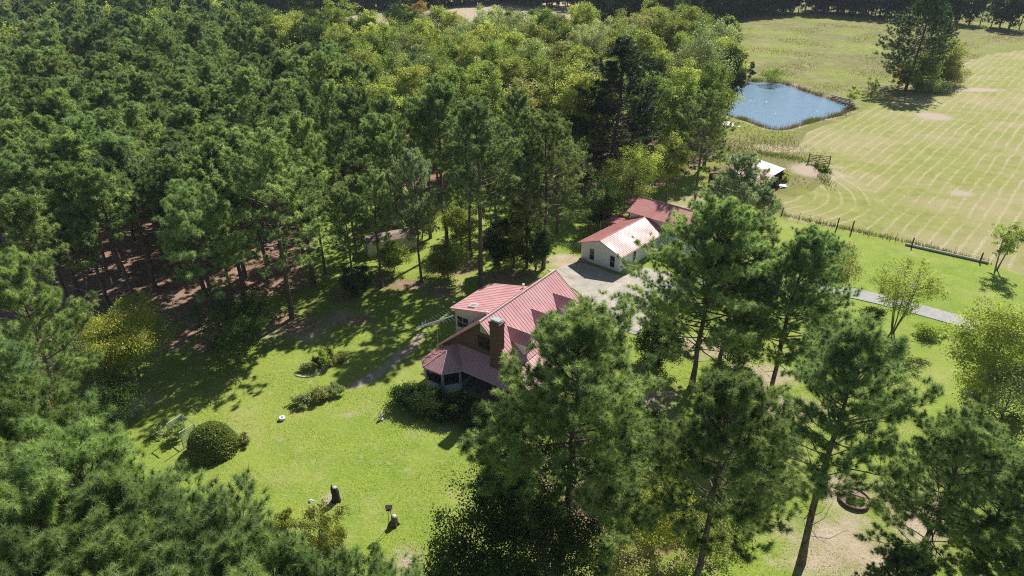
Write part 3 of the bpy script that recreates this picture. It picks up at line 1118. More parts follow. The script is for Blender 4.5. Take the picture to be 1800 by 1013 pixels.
solid(lambda m: m.box(3.35, 5.0, 2.2, 3.42, 5.5, 2.5), 'wall_vent', M['grey_wood'], gar)
solid(lambda m: m.box(-3.4, -.06, 0, 3.4, 11.6, .18), 'footing', M['concrete'], gar)
solid(lambda m: m.prism_x([(11.65, 0), (18.0, 0), (18.0, 4.25), (14.8, 5.45), (11.65, 4.25)], -2.9, 9.0), 'annex_wall', M['white_siding'], gar)
mb = MB()
mb.roof([(-3.3, 14.8, 5.6), (9.3, 14.8, 5.6), (9.3, 11.25, 4.2), (-3.3, 11.25, 4.2)], .09, .4, .06, .035)
mb.roof([(-3.3, 14.8, 5.6), (9.3, 14.8, 5.6), (9.3, 18.4, 4.2), (-3.3, 18.4, 4.2)], .09, .4, .06, .035)
mb.build('annex_roof', M['roof_red_garage'], gar)
solid(lambda m: m.tube([(-3.3, 14.8, 5.63), (9.3, 14.8, 5.63)], .07, 5), 'annex_trim', M['trim'], gar)
for q_ in ([(-3.0, 12.0, 4.0), (-3.0, 17.6, 4.0), (-5.2, 17.6, 2.9), (-5.2, 12.0, 2.9)], [(-3.4, 8.8, 2.95), (-3.4, 12.3, 2.95), (-6.4, 12.3, 2.45), (-6.4, 8.8, 2.45)],
           [(-6.4, 14.8, 4.0), (-3.35, 14.8, 4.35), (-3.35, 17.6, 4.35), (-6.4, 17.6, 4.0)], [(9.0, 11.0, 3.6), (9.0, 17.5, 3.6), (13.5, 17.5, 2.9), (13.5, 11.0, 2.9)]):
    solid(lambda m: m.roof(q_, .08, .4, .06, .035), 'lean_to_roof', M['roof_red_garage'], gar)
for x, y, z in ((-6.3, 8.9, 2.4), (-6.3, 12.1, 2.4), (-6.3, 14.9, 3.9), (-6.3, 17.5, 3.9), (-5.1, 12.6, 2.8), (13.4, 11.1, 2.8), (13.4, 17.3, 2.8), (13.4, 14.2, 2.8)):
    solid(lambda m: m.box(x - .06, y - .06, 0, x + .06, y + .06, z), 'post', M['white'], gar)
for x in (4.8, 6.6):
    window(gar, x, 11.65, 2.2, 3.2, .6, bars=0)
st = at(1022, 461)
o = MB().box(-.45, -.3, 0, .45, .3, .28).box(-.45, 0, .28, .45, .3, .5).build('concrete_step', M['concrete'])
o.location = (st.x, st.y, 0)
o.rotation_euler.z = GR
tag(o, 'grey concrete step block at the left corner of the white outbuilding', 'step')

# ---------------------------------------------------------------- barn
bn = tag(empty('open_barn', (41, 119, 0), R(-42)), 'open sided barn with pink roof and white roofed end beside the hayfield', 'barn')
mb = MB()
mb.roof([(.5, -3.2, 4.7), (.5, 3.5, 4.7), (-4.2, 3.5, 3.1), (-4.2, -3.2, 3.1)], .08, .45)
mb.roof([(.5, -3.2, 4.7), (5.3, -3.2, 3.0), (5.3, 3.5, 3.0), (.5, 3.5, 4.7)], .08, .45)
mb.build('roof', M['roof_red_garage'], bn)
mb = MB()
mb.roof([(-1.0, 3.6, 3.9), (5.1, 3.6, 3.1), (5.1, 8.9, 3.1), (-1.0, 8.9, 3.9)], .08, .45)
mb.build('white_roof', M['roof_white'], bn)
mb = MB()
mb.box(-4.0, 3.3, 0, 5.0, 3.4, 3.0).box(-4.05, -3.0, 0, -3.95, 8.6, 3.0).box(-4, 8.6, 0, 4.9, 8.7, 3.0)
mb.box(4.9, 5.8, 0, 4.98, 8.7, 1.3)
mb.build('wall', M['dark_wood'], bn)
for x, y, z in ((5, -3, 2.95), (5, .2, 2.95), (-4, -3, 2.95), (.5, -3, 4.6), (4.9, 6.1, 3.0), (5, 3.5, 2.95)):
    solid(lambda m: m.box(x - .09, y - .09, 0, x + .09, y + .09, z), 'post', M['dark_wood'], bn)
sp_ = at(1371, 329)
o = MB().slab([(-1, -.5, .5), (.8, -.7, .25), (1.0, .3, .35), (-.8, .6, .6)], .04).slab([(-.3, -.9, .15), (1.3, -.4, .2), (1.0, .2, .5), (-.2, 0, .45)], .04).slab([(-1.3, .2, .12), (-.2, .4, .3), (-.4, 1, .3), (-1.3, .9, .1)], .04).build('scrap_pile', M['roof_white'])
o.location = (sp_.x, sp_.y, 0)
tag(o, 'small heap of white metal sheets in the grass beside the open barn', 'scrap pile')

# ---------------------------------------------------------------- shed
sb = tag(empty('garden_shed', (-21.0, 90.5, 0), R(25.5)), 'long pale shed with low gambrel roof covered in brown pine straw, under the pines', 'shed')
solid(lambda m: m.prism_x([(0, 0), (2.8, 0), (2.8, 2.1), (2.1, 2.55), (1.4, 2.72), (.7, 2.55), (0, 2.1)], 0, 7.4), 'wall', M['cream'], sb)
mb = MB()
for (ya, za), (yb, zb) in zip([(-.12, 2.1), (.7, 2.62), (1.4, 2.8), (2.1, 2.62)], [(.7, 2.62), (1.4, 2.8), (2.1, 2.62), (2.92, 2.1)]):
    mb.slab([(-.1, ya, za), (7.5, ya, za), (7.5, yb, zb), (-.1, yb, zb)], .05)
mb.build('roof', M['straw_roof'], sb)
dr = solid(lambda m: m.box(-.05, .8, .1, 0, 2.0, 1.95), 'door', M['white_siding'], sb)
solid(lambda m: (m.box(-.07, .74, .1, -.02, .8, 2.0), m.box(-.07, 2.0, .1, -.02, 2.06, 2.0), m.box(-.07, .74, 1.95, -.02, 2.06, 2.02), m.box(-.07, 1.38, .1, -.05, 1.42, 1.95)), 'door_frame', M['dark_wood'], dr)
c = at(700, 397)
cpt = tag(empty('carport', (c.x, c.y, 0), R(20)), 'small low shelter with straw covered gable roof behind the long shed', 'shelter')
mb = MB()
mb.slab([(-2.2, 0, 2.6), (2.2, 0, 2.6), (2.2, -1.8, 2.0), (-2.2, -1.8, 2.0)], .06).slab([(-2.2, 0, 2.6), (2.2, 0, 2.6), (2.2, 1.8, 2.0), (-2.2, 1.8, 2.0)], .06)
mb.build('roof', M['straw_roof'], cpt)
solid(lambda m: m.prism_x([(-1.6, 2.0), (1.6, 2.0), (0, 2.52)], -2.1, -2.02), 'gable', M['cream'], cpt)
for x in (-2, 2):
    for y in (-1.6, 1.6):
        solid(lambda m: m.box(x - .05, y - .05, 0, x + .05, y + .05, 2.05), 'post', M['white'], cpt)
c = at(640, 405)
o = MB().lathe([(.01, .9), (.26, .9), (.3, .85), (.3, .6), (.32, .58), (.3, .56), (.3, .3), (.32, .28), (.3, .26), (.28, .02), (.01, 0)], 0, 0, 16).build('plastic_barrel', M['blue'], None, True)
o.location = (c.x, c.y, 0)
tag(o, 'blue plastic barrel behind the corner of the long shed', 'barrel')

# ---------------------------------------------------------------- things on the lawn
goal = tag(empty('net_frame', (0, 0, 0)), 'white pipe frame hung with netting, beside the big round bush on the lawn', 'net frame')
GA, GB, GC, GD = Vector((-32.2, 50.2, 0)), Vector((-31.4, 51.6, 0)), Vector((-29.7, 50.3, 0)), Vector((-30.5, 49.0, 0))
H_ = Vector((0, 0, 1.95))
goal.location = (GA + GC) / 2
loc = goal.location.copy()
GA, GB, GC, GD = [g_ - loc for g_ in (GA, GB, GC, GD)]
for pth in ([GA, GA + H_], [GB, GB + H_], [GC, GC + H_], [GD, GD + H_], [GA + H_, GB + H_], [GB + H_, GC + H_], [GA + H_, GA.lerp(GD, .6) + H_]):
    solid(lambda m: m.tube(pth, .045, 8), 'pipe', M['steel'], goal)
for a_, b_ in ((GA, GB), (GD, GC)):
    mb = MB()
    for k in range(15):
        p = a_.lerp(b_, k / 14)
        mb.tube([p + Vector((0, 0, .02)), p + H_], .014, 3, False)
    for k in range(20):
        z = 1.95 * k / 19
        mb.tube([a_ + Vector((0, 0, z)), a_.lerp(b_, .5) + Vector((0, 0, z - .04 + .02)), b_ + Vector((0, 0, z))], .014, 3, False)
    mb.build('netting', M['steel'], goal)


def onlawn(o, px, py, label, cat, rz=0, group=None):
    c = at(px, py)
    o.location = (c.x, c.y, 0)
    o.rotation_euler.z = rz
    return tag(o, label, cat, group)


o = MB().lathe([(.02, .3), (.14, .3), (.16, .42), (.3, .46), (.42, .42), (.46, .28), (.42, .12), (.3, .03), (.02, 0)], 0, 0, 20).build('lawn_planter', M['white'], None, True)
onlawn(o, 496, 738, 'round white tub with a dark centre hole, alone on the lawn', 'planter')
o.scale = (.72, .72, .72)
solid(lambda m: m.lathe([(.005, .33), (.15, .33)], 0, 0, 16), 'soil', M['black'], o)
rk = random.Random(5)


def rock(name, s, mat, n=1, seed=1):
    rs_ = np.random.RandomState(seed)
    mb = MB()
    for k in range(n):
        ox, oy = rs_.normal(0, s * .6, 2) if k else (0, 0)
        q = s * (1 if k == 0 else .5)
        prof = [(.01, q * .9), (q * .45, q * .8), (q * .8, q * .5), (q, q * .15), (q * .9, 0)]
        st_ = len(mb.v)
        mb.lathe(prof, ox, oy, 9)
        for i in range(st_, len(mb.v)):
            v = mb.v[i]
            mb.v[i] = (v[0] + rs_.normal(0, q * .1), v[1] + rs_.normal(0, q * .1), max(0, v[2] + rs_.normal(0, q * .07)))
    return mb.build(name, mat)


onlawn(rock('stone', .34, M['stone'], 3, 2), 650, 662, 'pale grey stones lying on the worn dirt path', 'stones')
onlawn(rock('stone', .22, M['stone'], 4, 3), 546, 882, 'flat whitish stones in the grass near the dark charred stump', 'stones')
onlawn(rock('stone', .3, M['grey_wood'], 2, 4), 214, 726, 'grey stump stub at the shaded left edge of the lawn', 'stump')
onlawn(rock('stone', .4, M['grey_wood'], 3, 6), 232, 731, 'low grey heap of rubble on bare soil at the left edge of the lawn', 'rubble')
fg = tag(empty('garden_ornament', at(671, 737)), 'small pale ornament on a round base, on the lawn before the house', 'ornament')
solid(lambda m: m.lathe([(.36, 0), (.36, .1), (.2, .14), (.1, .2), (.09, .45), (.22, .55), (.26, .68), (.2, .7), (.02, .66)], 0, 0, 14), 'bowl', M['stone'], fg)
fg.scale = (.7, .7, .75)
solid(lambda m: m.lathe([(.12, .66), (.15, .78), (.09, .9), (.11, .98), (.05, 1.06), (.005, 1.08)], 0, 0, 10), 'figure', M['white'], fg)
ch_ = tag(empty('charred_stump', at(591, 880)), 'tall jagged black charred stump standing on the lawn', 'stump')
mb = MB()
mb.tube([(0, 0, 0), (.02, .02, .5), (.05, 0, 1.1), (.03, .02, 1.45)], [.42, .33, .3, .16], 9)
mb.tube([(-.2, .05, .7), (-.26, .05, 1.3), (-.2, .05, 1.75)], [.14, .1, .03], 6)
mb.tube([(-.25, -.1, 0), (-.12, -.05, .5)], [.22, .1], 6)
mb.tube([(.3, -.1, 0), (.1, -.05, .45)], [.2, .1], 6)
mb.build('trunk', M['charred'], ch_)
solid(lambda m: m.lathe([(.16, 1.42), (.17, 1.5), (.1, 1.55), (.01, 1.56)], .05, 0, 10), 'bracket_top', M['stone'], ch_)
ws = tag(empty('weathered_stump', at(693, 922)), 'brown weathered stump topped with a white cap, beside the bird feeder', 'stump')
mb = MB()
mb.tube([(0, 0, 0), (.03, .02, .4), (.05, .03, .85)], [.36, .28, .25], 9)
for k in range(6):
    a = k * 1.05
    mb.tube([(math.cos(a) * .45, math.sin(a) * .45, 0), (math.cos(a) * .24, math.sin(a) * .24, .4)], [.06, .09], 5)
mb.build('trunk', M['brown_wood'], ws)
solid(lambda m: m.lathe([(.2, .85), (.2, .93), (.12, 1.0), (.01, 1.02)], .05, .03, 10), 'cap', M['stone'], ws)
bf = tag(empty('bird_feeder', at(688, 927)), 'brown bird feeder held high on two thin poles beside the weathered stump', 'bird feeder')
for s_ in (-1, 1):
    solid(lambda m: m.tube([(s_ * .28, 0, 0), (s_ * .03, 0, 2.0)], .022, 6), 'pole', M['dark_wood'], bf)
solid(lambda m: (m.box(-.24, -.18, 1.95, .24, .18, 2.0), m.box(-.15, -.1, 2.0, .15, .1, 2.28), m.slab([(-.28, 0, 2.46), (.28, 0, 2.46), (.28, -.24, 2.26), (-.28, -.24, 2.26)], .03), m.slab([(-.28, 0, 2.46), (.28, 0, 2.46), (.28, .24, 2.26), (-.28, .24, 2.26)], .03)), 'box', M['brown_wood'], bf)
# flower bed ring
fb = tag(empty('flower_bed', at(1500, 880)), 'round flower bed with brown edging and two yellowish plants, under the right hand pines', 'flower bed')
mb = MB()
mb.lathe([(1.2, 0), (1.27, .34), (1.2, .34), (1.14, .2)], 0, 0, 28)
mb.build('edging', M['edging'], fb)
solid(lambda m: m.lathe([(1.15, .22), (.6, .26), (.01, .28)], 0, 0, 24), 'soil', M['soil'], fb)
for k, (x, y) in enumerate(((-.5, -.35), (.45, -.4))):
    c_ = bpy.data.objects.new('plant', shell_bush('bed_plant', 60 + k, .26, .26, .5, 500, .09, M['leaf_yellow'], .2))
    C.objects.link(c_)
    c_.parent = fb
    c_.location = (x, y, .24)

# gate, fence, beam
gt = at(1421, 286)
ga = tag(empty('field_gate', at(1420, 287), 0), 'weathered wooden five bar gate standing at the corner of the hayfield', 'gate')
gv = at(1457, 291) - at(1420, 287)
ga.rotation_euler.z = math.atan2(gv.y, gv.x)
L_ = gv.length
for x in (0, L_):
    solid(lambda m: m.box(x - .1, -.1, 0, x + .1, .1, 2.0), 'post', M['brown_wood'], ga)
for k in range(5):
    solid(lambda m: m.box(.12, -.04, .3 + k * .36, L_ - .12, .04, .42 + k * .36), 'rail', M['brown_wood'], ga)
solid(lambda m: (m.tube([(.15, -.05, .35), (L_ / 2, -.05, 1.8)], .05, 4), m.tube([(L_ - .15, -.05, .35), (L_ / 2, -.05, 1.8)], .05, 4), m.box(L_ / 2 - .06, -.09, .3, L_ / 2 + .06, -.04, 1.9)), 'brace', M['brown_wood'], ga)
fn = tag(empty('wire_fence', at(1470, 402)), 'wire fence with thin metal stakes and a few thick dark posts along the hayfield edge', 'fence')
fo = fn.location.copy()
fpts = [(1300, 352), (1374, 377), (1404, 388), (1422, 391), (1440, 394), (1470, 403), (1496, 409), (1527, 414), (1564, 422), (1574, 424), (1602, 434), (1634, 438), (1676, 448), (1722, 461), (1800, 484), (1900, 512)]
thick = {1470: 1.9, 1496: 2.0, 1602: 1.5, 1722: 1.5, 1374: 1.2, 1900: 1.5}
for px_, py_ in fpts:
    q = at(px_, py_) - fo
    h_ = thick.get(px_, 1.35)
    if px_ in thick: solid(lambda m: m.tube([q, q + Vector((.05, 0, h_ * .6)), q + Vector((.08, .02, h_))], [.11, .1, .09], 8), 'post', M['dark_wood'], fn)
    else: solid(lambda m: m.tube([q, q + Vector((.03, 0, h_))], .03, 5), 'stake', M['grey_wood'], fn)
for z in (.35, .75, 1.15):
    solid(lambda m: m.tube([at(a, b) - fo + Vector((0, 0, z)) for a, b in fpts], .011, 3), 'wire', M['grey_wood'], fn)
be = tag(MB().tube([at(1591, 431) + Vector((0, 0, .2)), at(1737, 464) + Vector((0, 0, .2))], .2, 8).build('long_pipe', M['stone']), 'long pale grey pole lying on the grass along the wire fence', 'pole')
# dock poles at the pond
dk = tag(empty('pond_dock', at(1482, 178, -.3)), 'small dock of pale poles lying at the right bank of the pond', 'dock')
do = dk.location.copy()
for k in range(4):
    a_ = at(1459 + k * 4, 169 + k * 3.3, -.3) - do
    b_ = at(1492 + k * 3, 178 + k * 3.4, -.3) - do
    solid(lambda m: m.tube([a_ + Vector((0, 0, .3)), b_ + Vector((0, 0, .45))], .16, 7), 'pole', M['stone'] if k % 2 == 0 else M['grey_wood'], dk)
for f in (.15, .55, .9):
    solid(lambda m: m.tube([at(1459, 169, -.3).lerp(at(1492, 178, -.3), f) - do + Vector((0, 0, .05)), at(1471, 179, -.3).lerp(at(1501, 188, -.3), f) - do + Vector((0, 0, .1))], .12, 6), 'crossbeam', M['dark_wood'], dk)


# parked cars at the far right edge
def car(loc_, rz, paint, label, suv=False):
    o = tag(empty('parked_car', loc_, rz), label, 'car')
    h = 1.75 if suv else 1.45
    mb = MB()
    side = [(-2.2, .35), (2.15, .35), (2.25, .6), (2.15, .85), (1.2, .98), (-2.1, 1.0), (-2.28, .7)]
    mb.prism_y(side, -.88, .88)
    mb.build('body', paint, o)
    mb = MB()
    mb.add([(-1.9, -.8, .99), (1.15, -.8, .99), (1.15, .8, .99), (-1.9, .8, .99), (-1.5, -.62, h), (.35, -.62, h), (.35, .62, h), (-1.5, .62, h)],
           [(0, 1, 5, 4), (1, 2, 6, 5), (2, 3, 7, 6), (3, 0, 4, 7)])
    mb.build('window', M['glass'], o)
    solid(lambda m: m.box(-1.55, -.64, h, .4, .64, h + .05), 'car_roof', paint, o)
    for x in (-1.4, 1.4):
        for y in (-.86, .86):
            solid(lambda m: m.tube([(x, y - .1, .33), (x, y + .1, .33)], .33, 14), 'wheel', M['black'], o)
    return o


M['car_white'] = simple('white_car_paint', (.75, .76, .78), (.7, .71, .73), 2, .25, .02)
M['car_dark'] = simple('dark_car_paint', (.05, .05, .06), (.07, .07, .08), 2, .25, .02)
car(at(1646, 24), R(10), M['car_white'], 'white car parked beyond the shaded tree line at the top right')
car(at(1692, 20), R(-80), M['car_white'], 'white car beside the dark car, half hidden by far tree trunks', True)
car(at(1688, 25), R(-12), M['car_dark'], 'dark car parked behind thin trunks at the top right', True)
o = MB().slab([(-2, -1.5, 1.6), (2, -1.5, 1.9), (2, 1.5, 1.7), (-2, 1.5, 1.4)], .05).box(-1.8, -1.3, 0, 1.8, 1.3, 1.4).build('tarp_cover', M['blue'])
onlawn(o, 1657, 17, 'bright blue tarp over a heap beside the white car at the top right', 'tarp', .3)
fh = tag(empty('far_house', at(1735, 2), R(20)), 'pale roofed house glimpsed through trees beyond the top right corner', 'house')
solid(lambda m: m.prism_x([(-4, 0), (4, 0), (4, 2.6), (0, 4.4), (-4, 2.6)], -8, 8), 'wall', M['white_siding'], fh)
mb = MB()
mb.slab([(-8.4, 0, 4.6), (8.4, 0, 4.6), (8.4, -4.5, 2.6), (-8.4, -4.5, 2.6)], .1).slab([(-8.4, 0, 4.6), (8.4, 0, 4.6), (8.4, 4.5, 2.6), (-8.4, 4.5, 2.6)], .1)
mb.build('roof', M['roof_white'], fh)

# ---------------------------------------------------------------- trees: prototypes
rnd = random.Random(11)
HERO = [pine_meshes('yard_pine', 100 + k, 21, [.36, .42, .34, .46, .38, .2, .26, .2][k], [5.4, 5.0, 5.8, 4.7, 5.4, 6.9, 6.2, 6.6][k], [66, 60, 64, 60, 66, 96, 88, 96][k], [8, 8, 9, 8, 8, 11, 11, 11][k], 7, 78, .40, .025, M['needles'], 10, [0, .08, .12, 0, .05, .1, .05, .1][k], [.42, .42, .42, .42, .42, .45, .5, .48][k]) for k in range(8)]
NEARP = [pine_meshes('close_pine', 150 + k, 21, [.4, .36, .42][k], [5.0, 5.4, 4.7][k], 62, 10, 8, 84, .33, .019, M['needles_warm'], 10, [0, .1, .05][k], .42) for k in range(3)]
MIDP = [pine_meshes('tall_pine', 200 + k, 22, [.34, .42, .32, .38, .6][k], [5.2, 4.6, 5.5, 4.9, 4.2][k], 58, 7, 7, 32, .40, .055, M['needles'], 6, [0, .05, .1, 0, 0][k], .42, sides=7) for k in range(5)]
BLUEP = [pine_meshes('pale_pine', 250 + k, 19, .34, 4.8, 56, 8, 6, 36, .42, .05, M['needles_blue'], 6, 0, .45) for k in range(2)]
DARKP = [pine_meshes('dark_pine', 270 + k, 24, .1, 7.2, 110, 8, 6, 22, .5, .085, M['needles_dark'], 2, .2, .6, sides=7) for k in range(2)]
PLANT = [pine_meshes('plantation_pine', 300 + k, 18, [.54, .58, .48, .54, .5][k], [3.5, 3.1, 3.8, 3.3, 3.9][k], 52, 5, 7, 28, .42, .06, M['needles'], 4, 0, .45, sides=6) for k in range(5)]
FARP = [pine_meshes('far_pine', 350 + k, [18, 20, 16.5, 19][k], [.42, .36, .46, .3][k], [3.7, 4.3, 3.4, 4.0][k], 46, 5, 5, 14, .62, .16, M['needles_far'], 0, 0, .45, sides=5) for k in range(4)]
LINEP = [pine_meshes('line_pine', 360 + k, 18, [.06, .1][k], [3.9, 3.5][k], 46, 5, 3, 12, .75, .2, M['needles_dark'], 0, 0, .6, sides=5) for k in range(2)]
HARD = {}
for kk, mm in (('green', 'leaf_green'), ('yellowgreen', 'leaf_yellowgreen'), ('tan', 'leaf_tan'), ('grey', 'leaf_grey'), ('dark', 'leaf_dark')):
    HARD[kk] = [broad_meshes('broad_' + kk, 400 + 10 * k + len(kk), 22, .22, 4.8, 90, 24000, .27, M[mm], cl_r=.26) for k in range(2)]
FARH = {kk: broad_meshes('far_broad_' + kk, 470 + len(kk), 18, .02, 4.8, 50, 6500, .55, M[mm], cl_r=.3)
        for kk, mm in (('green', 'leaf_green'), ('yellowgreen', 'leaf_yellowgreen'), ('tan', 'leaf_tan'), ('dark', 'leaf_dark'), ('orange', 'leaf_orange'))}


def ground_of_top(px, py, h):
    p = at(px, py, h)
    return p.x, p.y


def pine_at(px, py, h, label, variants, k=None, width=1.0, base=None, group=None, href=21.0, kind='pine_tree', lean=(0, 0), cat='pine tree'):
    if base is not None:
        g_ = at(*base)
        x, y = g_.x, g_.y
    else:
        x, y = ground_of_top(px, py, h)
    s = h / href
    v = variants[k if k is not None else rnd.randrange(len(variants))]
    return place(kind, v, x, y, rnd.uniform(0, 6.28), s * width, label, cat, group, lean, 1.0 / width)


# foreground pines, right
A_ = [
    (1515, 572, 21.5, 'tall open pine with long bare trunk and a flower bed behind it, lower right', 0, 1.12, (1408, 990)),
    (1275, 668, 20.5, 'pine with many bare grey lower limbs rising from the bottom edge right of centre', 3, 1.05, (1212, 1070)),
    (1712, 722, 17.5, 'broad crowned pine with forked limbs in the lower right corner', 2, 1.05, None),
    (1008, 553, 21.5, 'huge pine whose crown covers the right end of the brick house roof', 7, 1.15, None),
    (1293, 340, 21.5, 'tall broad pine right of the gravel yard, in front of the white outbuilding', 5, 1.12, (1216, 678)),
    (1350, 405, 19.0, 'pine between the tall broad one and the rounded dense topped one', 3, 1.1, (1262, 655)),
    (1440, 400, 19.0, 'pine with a rounded dense top in front of the mown hayfield corner', 6, 1.1, (1352, 706)),
    (1800, 800, 15.0, 'smaller pine cut by the right edge at the bottom corner', 1, 1.0, None),
    (1600, 965, 9.0, 'young pine at the bottom edge, at the foot of the broad crowned pine', 3, 1.3, None),
    (1800, 930, 10.5, 'young bright green pine at the very bottom right corner', 0, 1.2, None),
]
for px_, py_, h_, lb, k_, w_c, bs_ in A_:
    pine_at(px_, py_, h_, lb, HERO, k_, w_c, bs_)
# foreground pines, lower left
LL = [(0, 690, 21.5, 0), (105, 765, 22, 1), (215, 835, 22, 2), (325, 905, 22, 4), (440, 950, 22, 0), (550, 1015, 21.5, 3), (-90, 780, 22, 2), (20, 850, 22, 3), (140, 930, 22, 4),
      (260, 990, 22, 1), (390, 1040, 22, 2), (0, 980, 22, 0), (500, 1070, 22, 1), (600, 1100, 20.5, 4), (110, 1060, 21.5, 2)]
for i, (px_, py_, h_, k_) in enumerate(LL):
    pine_at(px_, py_, h_, 'pine in the close stand whose tops fill the lower left corner', NEARP, k_ % 3, 1.0, None, 'pines crowding the lower left corner')
# pines left of the lawn and behind the house
B_ = [
    (-5, 440, 20.5, 'spreading pale topped pine at the left edge, in front of the plantation', 'H', 2, .9, None),
    (-70, 570, 19, 'pine cut by the left edge just above the lower left stand', 'H', 3, 1.0, None),
    (372, 318, 19.5, 'dense pine with bright rounded top above the dark holly at the edge of the lawn', 'H', 1, 1.05, (392, 602)),
    (478, 222, 23.5, 'tall pine whose trunk stands on bare earth left of the lawn', 'M', 2, 1.15, (514, 560)),
    (548, 190, 23.5, 'tall pine just behind the one standing on bare earth', 'M', 0, 1.1, (552, 504)),
    (740, 262, 18.5, 'slender pine with small crown standing alone behind the shaded lawn', 'B', 0, .75, (741, 494)),
    (850, 163, 25.0, 'tallest pine, its thick trunk directly behind the rear wing of the house', 'M', 1, 1.15, (846, 503)),
    (958, 198, 22.0, 'pine with a wide drooping crown behind the far gable of the brick house', 'M', 2, 1.1, (955, 472)),
    (785, 125, 25.0, 'pine with a straight trunk between the slender pine and the tallest pine', 'M', 4, 1.0, (786, 437)),
    (905, 240, 18.0, 'shorter pine squeezed between the tallest pine and the wide drooping one', 'M', 0, .9, (926, 470)),
    (757, 190, 22.0, 'pine rising just behind the right half of the long shed', 'M', 4, .9, (757, 419)),
    (692, 210, 20.0, 'pine in front of the middle of the long shed', 'M', 4, .9, (688, 428)),
    (647, 150, 22.0, 'pine behind the left corner of the long shed, beside the blue barrel', 'M', 4, .9, (647, 392)),
    (620, 260, 15.0, 'short pine left of the blue barrel, with its reddish trunk foot in sunlit grass', 'M', 4, .85, (619, 379)),
    (1310, 268, 16.0, 'pale bluish pine in front of the open barn', 'B', 1, 1.25, None),
    (1225, 210, 20.0, 'slim pine standing between the white outbuilding and the open barn', 'M', 2, 1.1, (1219, 366)),
    (1350, 330, 11.0, 'small pale bluish pine right of the white outbuilding', 'B', 0, 1.0, None),
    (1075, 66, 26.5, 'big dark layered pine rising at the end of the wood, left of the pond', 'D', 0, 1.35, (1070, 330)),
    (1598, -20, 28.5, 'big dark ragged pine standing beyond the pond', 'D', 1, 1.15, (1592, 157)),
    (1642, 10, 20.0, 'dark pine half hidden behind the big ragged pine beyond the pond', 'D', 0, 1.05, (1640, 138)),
]
SETS = {'H': (HERO, 21), 'M': (MIDP, 22), 'B': (BLUEP, 19), 'D': (DARKP, 24)}
for px_, py_, h_, lb, st_, k_, w_c, bs_ in B_:
    v_, hr_ = SETS[st_]
    pine_at(px_, py_, h_, lb, v_, k_, w_c, bs_, None, hr_)
for i, (px_, py_, h_) in enumerate([(640, 108, 20), (712, 104, 20.5), (575, 140, 21), (800, 118, 21), (680, 165, 21), (600, 215, 20), (860, 112, 20), (760, 150, 20), (540, 260, 18), (905, 150, 21), (930, 190, 19), (985, 210, 18), (650, 290, 17), (600, 330, 15), (820, 200, 21), (870, 250, 18)]):
    pine_at(px_, py_, h_, 'dark pine in the belt between the yard and the yellow green wood', MIDP, None, .95, None, 'dark pines in front of the broadleaf wood', 22)

# broadleaf trees placed one by one
def broad(name, seed, px, py, h, r, mat, label, base=None, cb=.2, n_cl=55, n=14000, size=.2, cat='tree', stems=1, bark='grey_bark', **kw):
    if base is not None:
        g_ = at(*base)
        x, y = g_.x, g_.y
    else:
        x, y = ground_of_top(px, py, h)
    ms = broad_meshes(name, seed, h, cb, r, n_cl, n, size, M[mat], bark, stems=stems, **kw)
    return place(name, ms, x, y, 0, 1, label, cat)


broad('broadleaf_tree', 501, 205, 540, 9.0, 5.4, 'leaf_green', 'spreading tree with orange yellow top turning dark green below, left of the lawn', cb=.18, n_cl=60, n=16000, size=.17)
broad('yellow_tree', 502, 190, 532, 11.0, 4.3, 'leaf_yellow', 'golden yellow tree behind the pale leafed tree at the left', cb=.35, n_cl=52, n=24000, size=.14)
broad('broadleaf_tree', 503, 118, 590, 8.5, 4.2, 'leaf_grey', 'pale grey green leafed tree between the golden tree and the lower left stand', cb=.15, size=.16, n=15000)
broad('broadleaf_tree', 504, 170, 665, 6.0, 3.4, 'leaf_dark', 'low dark green tree beside the orange shrub at the left', cb=.1, size=.16)
broad('sapling', 505, 195, 690, 4.0, 1.7, 'leaf_green', 'small light green sapling at the dark left corner of the lawn', cb=.3, n_cl=20, n=2200, size=.15)
broad('holly_tree', 506, 395, 518, 8.5, 4.0, 'leaf_dark', 'dense dark glossy holly under the bright topped pine', cb=.06, n_cl=60, n=17000, size=.16)
broad('holly_tree', 507, 440, 505, 6.5, 2.6, 'leaf_dark', 'smaller dark holly on the right of the large dense one', cb=.08, n_cl=30, n=8000, size=.16)
broad('yellow_tree', 508, 515, 70, 21, 7.4, 'leaf_yellowgreen', 'large rounded yellow green tree standing alone among the dark plantation pines', cb=.12, n_cl=110, n=26000, size=.3)
broad('broadleaf_tree', 509, 1212, 38, 25.5, 7.6, 'leaf_grey', 'huge grey green tree at the left bank of the pond', base=(1212, 246), cb=.1, n_cl=130, n=30000, size=.28)
broad('broadleaf_tree', 510, 1115, 250, 12.0, 4.9, 'leaf_yellowgreen', 'rounded yellow green tree behind the white outbuilding', base=(1108, 378), cb=.15, n_cl=75, n=18000, size=.2)
broad('broadleaf_tree', 511, 1060, 315, 8.5, 3.6, 'leaf_dark', 'dark green tree at the left foot of the rounded yellow green one', cb=.1, size=.2)
broad('broadleaf_tree', 512, 1185, 228, 13, 3.4, 'leaf_yellowgreen', 'bright yellow green tree behind the slim pine, near the pond', cb=.2, size=.22)
broad('broadleaf_tree', 513, 905, 345, 9.5, 3.2, 'leaf_green', 'green leafy tree between two pine trunks behind the brick house', base=(903, 470), cb=.08, n=15000)
broad('broadleaf_tree', 514, 868, 385, 8.0, 2.6, 'leaf_dark', 'dark leafy tree right of the thickest pine trunk', base=(878, 474), cb=.08)
broad('broadleaf_tree', 515, 940, 390, 7.0, 2.4, 'leaf_dark', 'dark leafy tree at the foot of the wide drooping pine', base=(942, 474), cb=.08)
